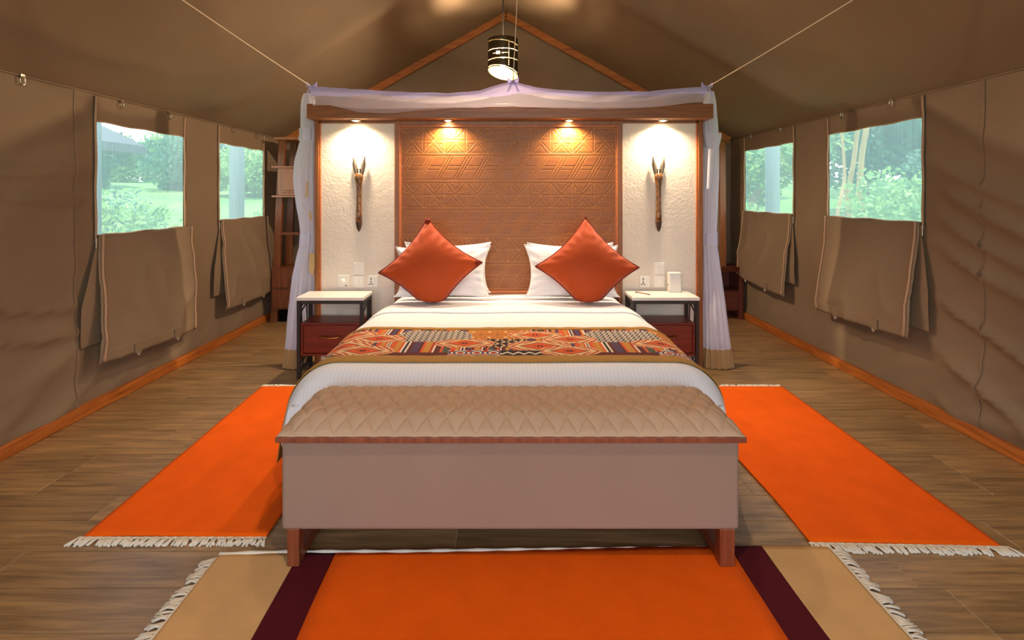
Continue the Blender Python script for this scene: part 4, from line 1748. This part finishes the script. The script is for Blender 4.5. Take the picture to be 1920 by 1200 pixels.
# ------------------------------------------------------------------ rugs
def fringe(parent, pts, direction, length, n, mat, seed):
    """knotted tassels along pts, as one part"""
    rnd = random.Random(seed)
    m = MB()
    pts = [Vector(p) for p in pts]
    direction = Vector(direction).normalized()
    along = (pts[-1] - pts[0]).normalized()
    tot = (pts[-1] - pts[0]).length
    # knotted heading
    m.tube([pts[0] + (pts[-1] - pts[0]) * i / 60 + Vector((0, 0, 0.006 + 0.001 * math.sin(i * 2.1))) + direction * 0.004 for i in range(61)], 0.006, 6)
    for i in range(n):
        f = (i + 0.5) / n
        a = pts[0] + (pts[-1] - pts[0]) * f
        sl = rnd.uniform(-0.5, 0.7)
        L = length * rnd.uniform(0.75, 1.1)
        for k in range(2):
            sl2 = sl + rnd.uniform(-0.35, 0.35)
            p0 = a + Vector((0, 0, 0.007))
            p1 = a + direction * L * 0.5 + along * sl2 * L * 0.35 + Vector((0, 0, 0.009))
            p2 = a + direction * L + along * sl2 * L * 0.8 + Vector((0, 0, 0.005))
            m.tube([p0, p1, p2], [0.0035, 0.0042, 0.0052], 5)
    o = m.out('fringe', mat, parent, smooth=True)
    o['kind'] = 'stuff'
    return o


def rug_field(name, mat, parent, corners, z=0.007, n=(40, 60), seed=0, wave=0.0035):
    """corners: near-left, near-right, far-right, far-left (x, y)"""
    c = [Vector((a, b, 0)) for a, b in corners]

    def fn(u, v):
        p = (c[0] * (1 - u) + c[1] * u) * (1 - v) + (c[3] * (1 - u) + c[2] * u) * v
        p.x += 0.010 * nz(p.y * 2.2, seed, u * 2)
        p.y += 0.006 * nz(p.x * 2.2, seed + 5, v * 2)
        p.z = z + wave * max(0, nz(p.x * 2.0, p.y * 3, seed + 2)) + 0.002
        return p
    m = MB()
    m.grid(fn, *n)
    return m.out(name, mat, parent, smooth=True, solid=0.006)


ra = thing('side_rug', 'plain orange flat-woven rug with white fringe beside the window with the thatched roof view', 'rug', (-1.46, 3.1, 0), group='orange bedside rugs')
rug_field('woven_field', M['rug_orange'], ra, [(-1.845, 2.225), (-1.05, 2.225), (-1.02, 3.96), (-1.905, 3.96)], seed=1)
fringe(ra, [(-1.865, 2.222, 0), (-1.045, 2.222, 0)], (0, -1, 0), 0.052, 75, M['fringe'], 1)
fringe(ra, [(-1.915, 3.962, 0), (-1.03, 3.962, 0)], (0, 1, 0), 0.045, 75, M['fringe'], 2)
rb = thing('side_rug', 'plain orange flat-woven rug with white fringe beside the window with the yellow tree trunks', 'rug', (1.71, 3.1, 0), group='orange bedside rugs')
rug_field('woven_field', M['rug_orange'], rb, [(1.305, 2.19), (2.10, 2.165), (2.14, 3.96), (1.31, 3.96)], seed=9)
fringe(rb, [(1.295, 2.187, 0), (2.125, 2.162, 0)], (0.02, -1, 0), 0.052, 75, M['fringe'], 3)
fringe(rb, [(1.27, 3.962, 0), (2.13, 3.962, 0)], (0, 1, 0), 0.045, 75, M['fringe'], 4)
rc = thing('striped_rug', 'wide orange rug with maroon and cream end bands in front of the bench', 'rug', (0.1, 1.6, 0))
yn = 1.15
def far(x):   # back edge of the rug
    return float(np.interp(x, [-1.2, -0.9, -0.42, 0.11, 1.05, 1.36], [2.108, 2.122, 2.124, 2.137, 2.163, 2.156]))
bands = [('cream_band', M['rug_cream'], -1.185, -0.855, -1.19, -0.86), ('maroon_band', M['rug_maroon'], -0.855, -0.71, -0.86, -0.70), ('orange_field', M['rug_orange'], -0.71, 0.945, -0.70, 0.935),
         ('maroon_band', M['rug_maroon'], 0.945, 1.08, 0.935, 1.08), ('cream_band', M['rug_cream'], 1.08, 1.36, 1.08, 1.345)]
for nm, mt, a, b, c, d in bands:
    rug_field(nm, mt, rc, [(c, yn), (d, yn), (b, far(b)), (a, far(a))], seed=0, n=(24, 40), wave=0.0)
fringe(rc, [(-1.185, 2.10, 0), (-1.195, yn, 0)], (-1, -0.15, 0), 0.055, 85, M['fringe'], 5)
fringe(rc, [(1.365, 2.15, 0), (1.35, yn, 0)], (1, -0.15, 0), 0.055, 85, M['fringe'], 6)
# whipped white edge at the back corner
MB().tube([(x, far(x) + 0.005, 0.008 + 0.002 * math.sin(x * 40)) for x in np.linspace(-1.19, 0.90, 50)], [0.010 if i < 28 else 0.010 * (1 - (i - 27) / 24) for i in range(50)], 6).out('selvedge', M['fringe'], rc, smooth=True)

# ------------------------------------------------------------------ outside
lm = MB()


def ground(u, v):
    x, y = -45 + 90 * u, -14 + 70 * v
    d = max(0, abs(x) - 4.5) if y < 8 else max(0, math.hypot(max(0, abs(x) - 4.5), max(0, y - 8)))
    z = -0.45 + 0.17 * max(0, 20 * math.tanh(d / 20) - 2) + 0.10 * nz(x * 0.2, y * 0.2, 3) * min(1, d / 4)
    return (x, y, z)


lm.grid(ground, 90, 70)
lawn = tag(lm.out('lawn', M['lawn'], smooth=True), kind='structure')
tag(MB().box(XL - 0.2, XR + 0.2, YF - 1.5, YB + 0.2, -0.5, -0.121).out('deck_slab', M['hut_wall']), kind='structure')


def gz_(x, y):
    return ground((x + 45) / 90, (y + 14) / 70)[2]


def leaf_mesh(name, n, rx, ry, rz, size, mat, seed, lumps=9):
    rnd = random.Random(seed)
    cs = [(rnd.uniform(-0.6, 0.6) * rx, rnd.uniform(-0.6, 0.6) * ry, rnd.uniform(-0.6, 0.6) * rz, rnd.uniform(0.35, 0.6)) for _ in range(lumps)]
    vs, fs = [], []
    for i in range(n):
        c = cs[rnd.randrange(lumps)]
        d = Vector((rnd.gauss(0, 1), rnd.gauss(0, 1), rnd.gauss(0, 1))).normalized() * c[3] * rnd.uniform(0.6, 1.0)
        p = Vector((c[0] + d.x * rx, c[1] + d.y * ry, c[2] + d.z * rz))
        a = Vector((rnd.gauss(0, 1), rnd.gauss(0, 1), rnd.gauss(0, 1))).normalized()
        b = a.orthogonal().normalized()
        s = size * rnd.uniform(0.6, 1.3)
        k = len(vs)
        vs += [p - a * s, p + b * s * 0.5, p + a * s, p - b * s * 0.5]
        fs.append((k, k + 1, k + 2, k + 3))
    me = bpy.data.meshes.new(name)
    me.from_pydata([tuple(v) for v in vs], [], fs)
    me.materials.append(mat)
    return me


crown_d = leaf_mesh('crown', 9000, 2.2, 2.2, 1.9, 0.11, M['leaf_dark'], 1, 14)
crown_l = leaf_mesh('crown', 9000, 2.2, 2.2, 1.9, 0.11, M['leaf_light'], 2, 14)
bush_l = leaf_mesh('foliage', 7000, 0.9, 0.9, 1.1, 0.04, M['leaf_light'], 3, 10)
bush_d = leaf_mesh('foliage', 7000, 0.9, 0.9, 1.1, 0.045, M['leaf_dark'], 4, 10)


def tree(x, y, h, kind, label, trunk_r=0.16, bark='bark', crown_z=None, sc=1.0, group='trees outside the windows'):
    z = gz_(x, y)
    t = thing('tree', label, 'tree', (x, y, z), group=group)
    pts = [(0.10 * math.sin(i * 1.3 + x), 0.08 * math.sin(i * 1.7 + y), -0.1 + h * i / 8) for i in range(9)]
    MB().tube(pts, [trunk_r * (1 - 0.07 * i) for i in range(9)], 10).out('trunk', M[bark], t, smooth=True, local=True)
    cz = crown_z if crown_z is not None else h
    o = bpy.data.objects.new('crown', crown_d if kind == 'd' else crown_l)
    COL.objects.link(o)
    o.parent = t
    o.location = (0, 0, cz)
    o.scale = (sc, sc, sc)
    o.rotation_euler = (0, 0, x * 1.7)
    o['kind'] = 'stuff'
    return t


def bush(x, y, sc, kind, label, dz=0.8):
    t = thing('bush', label, 'bush', (x, y, gz_(x, y)), group='bushes outside the windows')
    o = bpy.data.objects.new('foliage', bush_l if kind == 'l' else bush_d)
    COL.objects.link(o)
    o.parent = t
    o.location = (0, 0, dz * sc)
    o.scale = (sc, sc, sc)
    o.rotation_euler = (0, 0, x * 2.3)
    o['kind'] = 'stuff'
    m = MB()
    for k in range(4):
        a = k * 1.6 + x
        m.tube([(0, 0, -0.1), (0.15 * sc * math.cos(a), 0.15 * sc * math.sin(a), 0.5 * sc), (0.4 * sc * math.cos(a), 0.4 * sc * math.sin(a), 1.1 * sc)], [0.03, 0.02, 0.01], 6)
    m.out('stems', M['bark'], t, smooth=True, local=True)
    return t


# seen through the left windows: tree line, meadow, near bush, thatched hut, pole
row = [(-11.4, 22, 0.74), (-15.2, 24, 0.80), (-19.3, 23.5, 0.80), (-23.4, 24.5, 0.85), (-13.2, 29, 0.95), (-18.0, 30.5, 1.0), (-23.2, 31, 0.95), (-28.6, 31.5, 0.95), (-16.5, 37, 1.25), (-23.8, 38, 1.25), (-31.0, 38, 1.2)]
for i, (x, y, s) in enumerate(row):
    tree(x, y, 1.2 * s, 'd' if i % 3 else 'l', 'bushy green tree in the tree line beyond the meadow outside the left windows', crown_z=1.35 * s, sc=s, group='trees of the far tree line')
bush(-5.35, 6.9, 1.12, 'l', 'light green bush low outside the window with the thatched roof view')
bush(-7.6, 9.6, 1.0, 'd', 'dark green bush behind the light one below the thatched roof')
bush(-4.6, 9.2, 0.9, 'l', 'green bush outside the window nearest the ladder shelf unit')
hut = thing('thatched_hut', 'neighbouring hut with grey thatched roof outside the window', 'hut', (-13.5, 10.2, gz_(-13.5, 10)))
m = MB()
ex0, ex1, ey0, ey1, ez = -17.0, -9.9, 6.5, 14.0, 2.82
rz_ = 5.3
vs = [(ex0, ey0, ez), (ex1, ey0, ez), (ex1, ey1, ez), (ex0, ey1, ez), (-13.5, 9.6, rz_), (-13.5, 10.9, rz_), (ex0, ey0, ez - 0.22), (ex1, ey0, ez - 0.22), (ex1, ey1, ez - 0.22), (ex0, ey1, ez - 0.22)]
m.add(vs, [(0, 1, 4), (1, 2, 5, 4), (2, 3, 5), (3, 0, 4, 5), (6, 7, 1, 0), (7, 8, 2, 1), (8, 9, 3, 2), (9, 6, 0, 3), (9, 8, 7, 6)])
m.out('thatch_roof', M['thatch'], hut)
MB().box(ex0 + 1.5, -12.6, ey0 + 1.5, ey1 - 2, -0.2, ez - 0.2).out('wall', M['hut_wall'], hut)
for px_, py_ in ((ex1 - 1.8, ey0 + 0.6), (ex0 + 0.5, ey0 + 0.4), (ex1 - 1.8, ey1 - 1.2)):
    MB().box(px_ - 0.08, px_ + 0.08, py_ - 0.08, py_ + 0.08, -0.3, ez - 0.2).out('post', M['bark'], hut)


def pole(u0, u1, d, label):
    xa, xb = (u0 - CX) * d / F, (u1 - CX) * d / F
    z = gz_((xa + xb) / 2, d)
    t = thing('canopy_pole', label, 'pole', ((xa + xb) / 2, d, z), group='outer canopy poles')
    r = (xb - xa) / 2
    MB().lathe([(r * 1.1, z - 0.1), (r * 1.05, z + 0.5), (r, z + 2), (r * 0.96, 3.4)], ((xa + xb) / 2, d, 0), 16).out('shaft', M['post_grey'], t, smooth=True)
    MB().lathe([(r * 1.6, z - 0.1), (r * 1.6, z + 0.06), (r * 1.1, z + 0.08)], ((xa + xb) / 2, d, 0), 16).out('foot_plate', M['hut_wall'], t)


pole(431, 457, 6.9, 'grey canopy pole outside the window nearest the ladder shelf unit')
pole(1436, 1461, 6.9, 'grey canopy pole outside the window nearest the dressing stand')
pole(168, 188, 4.35, 'grey canopy pole at the edge of the window with the thatched roof view')

# seen through the right windows: yellow trunks in dense bush
tree(6.93, 10.2, 5.0, 'd', 'pale yellow barked tree with leaning trunk outside the window', 0.06, 'bark_yellow', 5.2, 0.34)
tree(7.66, 10.9, 6.8, 'd', 'straight pale yellow barked tree beside the leaning one', 0.07, 'bark_yellow', 7.2, 0.34)
tree(6.5, 9.9, 3.6, 'l', 'slim yellow barked tree closest to the canopy pole', 0.045, 'bark_yellow', 3.7, 0.26)
for i, (x, y, s, h) in enumerate([(7.6, 15.5, 1.0, 2.2), (12.3, 15.6, 1.0, 2.4), (9.6, 20.6, 1.0, 3.0), (14.6, 20.8, 1.05, 3.2), (19.5, 20.5, 1.05, 3.0), (12.0, 27.2, 1.2, 4.2), (18.8, 27, 1.35, 4.2), (27.2, 27, 1.35, 4.2), (21.0, 35.5, 1.5, 6.0), (30.0, 36, 1.5, 6.0), (12.5, 35, 1.5, 6.0)]):
    tree(x, y, h, 'd' if i % 3 else 'l', 'dense green tree in the thicket outside the right windows', crown_z=h, sc=s, group='trees of the thicket')
bush(6.25, 7.6, 1.15, 'l', 'tall light green bush outside the window with the yellow tree trunks', 1.2)
bush(8.6, 8.9, 1.0, 'l', 'green bush at the foot of the yellow tree trunks', 0.8)
bush(4.9, 9.6, 0.95, 'l', 'bush outside the window nearest the dressing stand')
bush(10.4, 11.8, 1.2, 'd', 'dark green bush behind the yellow tree trunks')

bpy.context.view_layer.update()
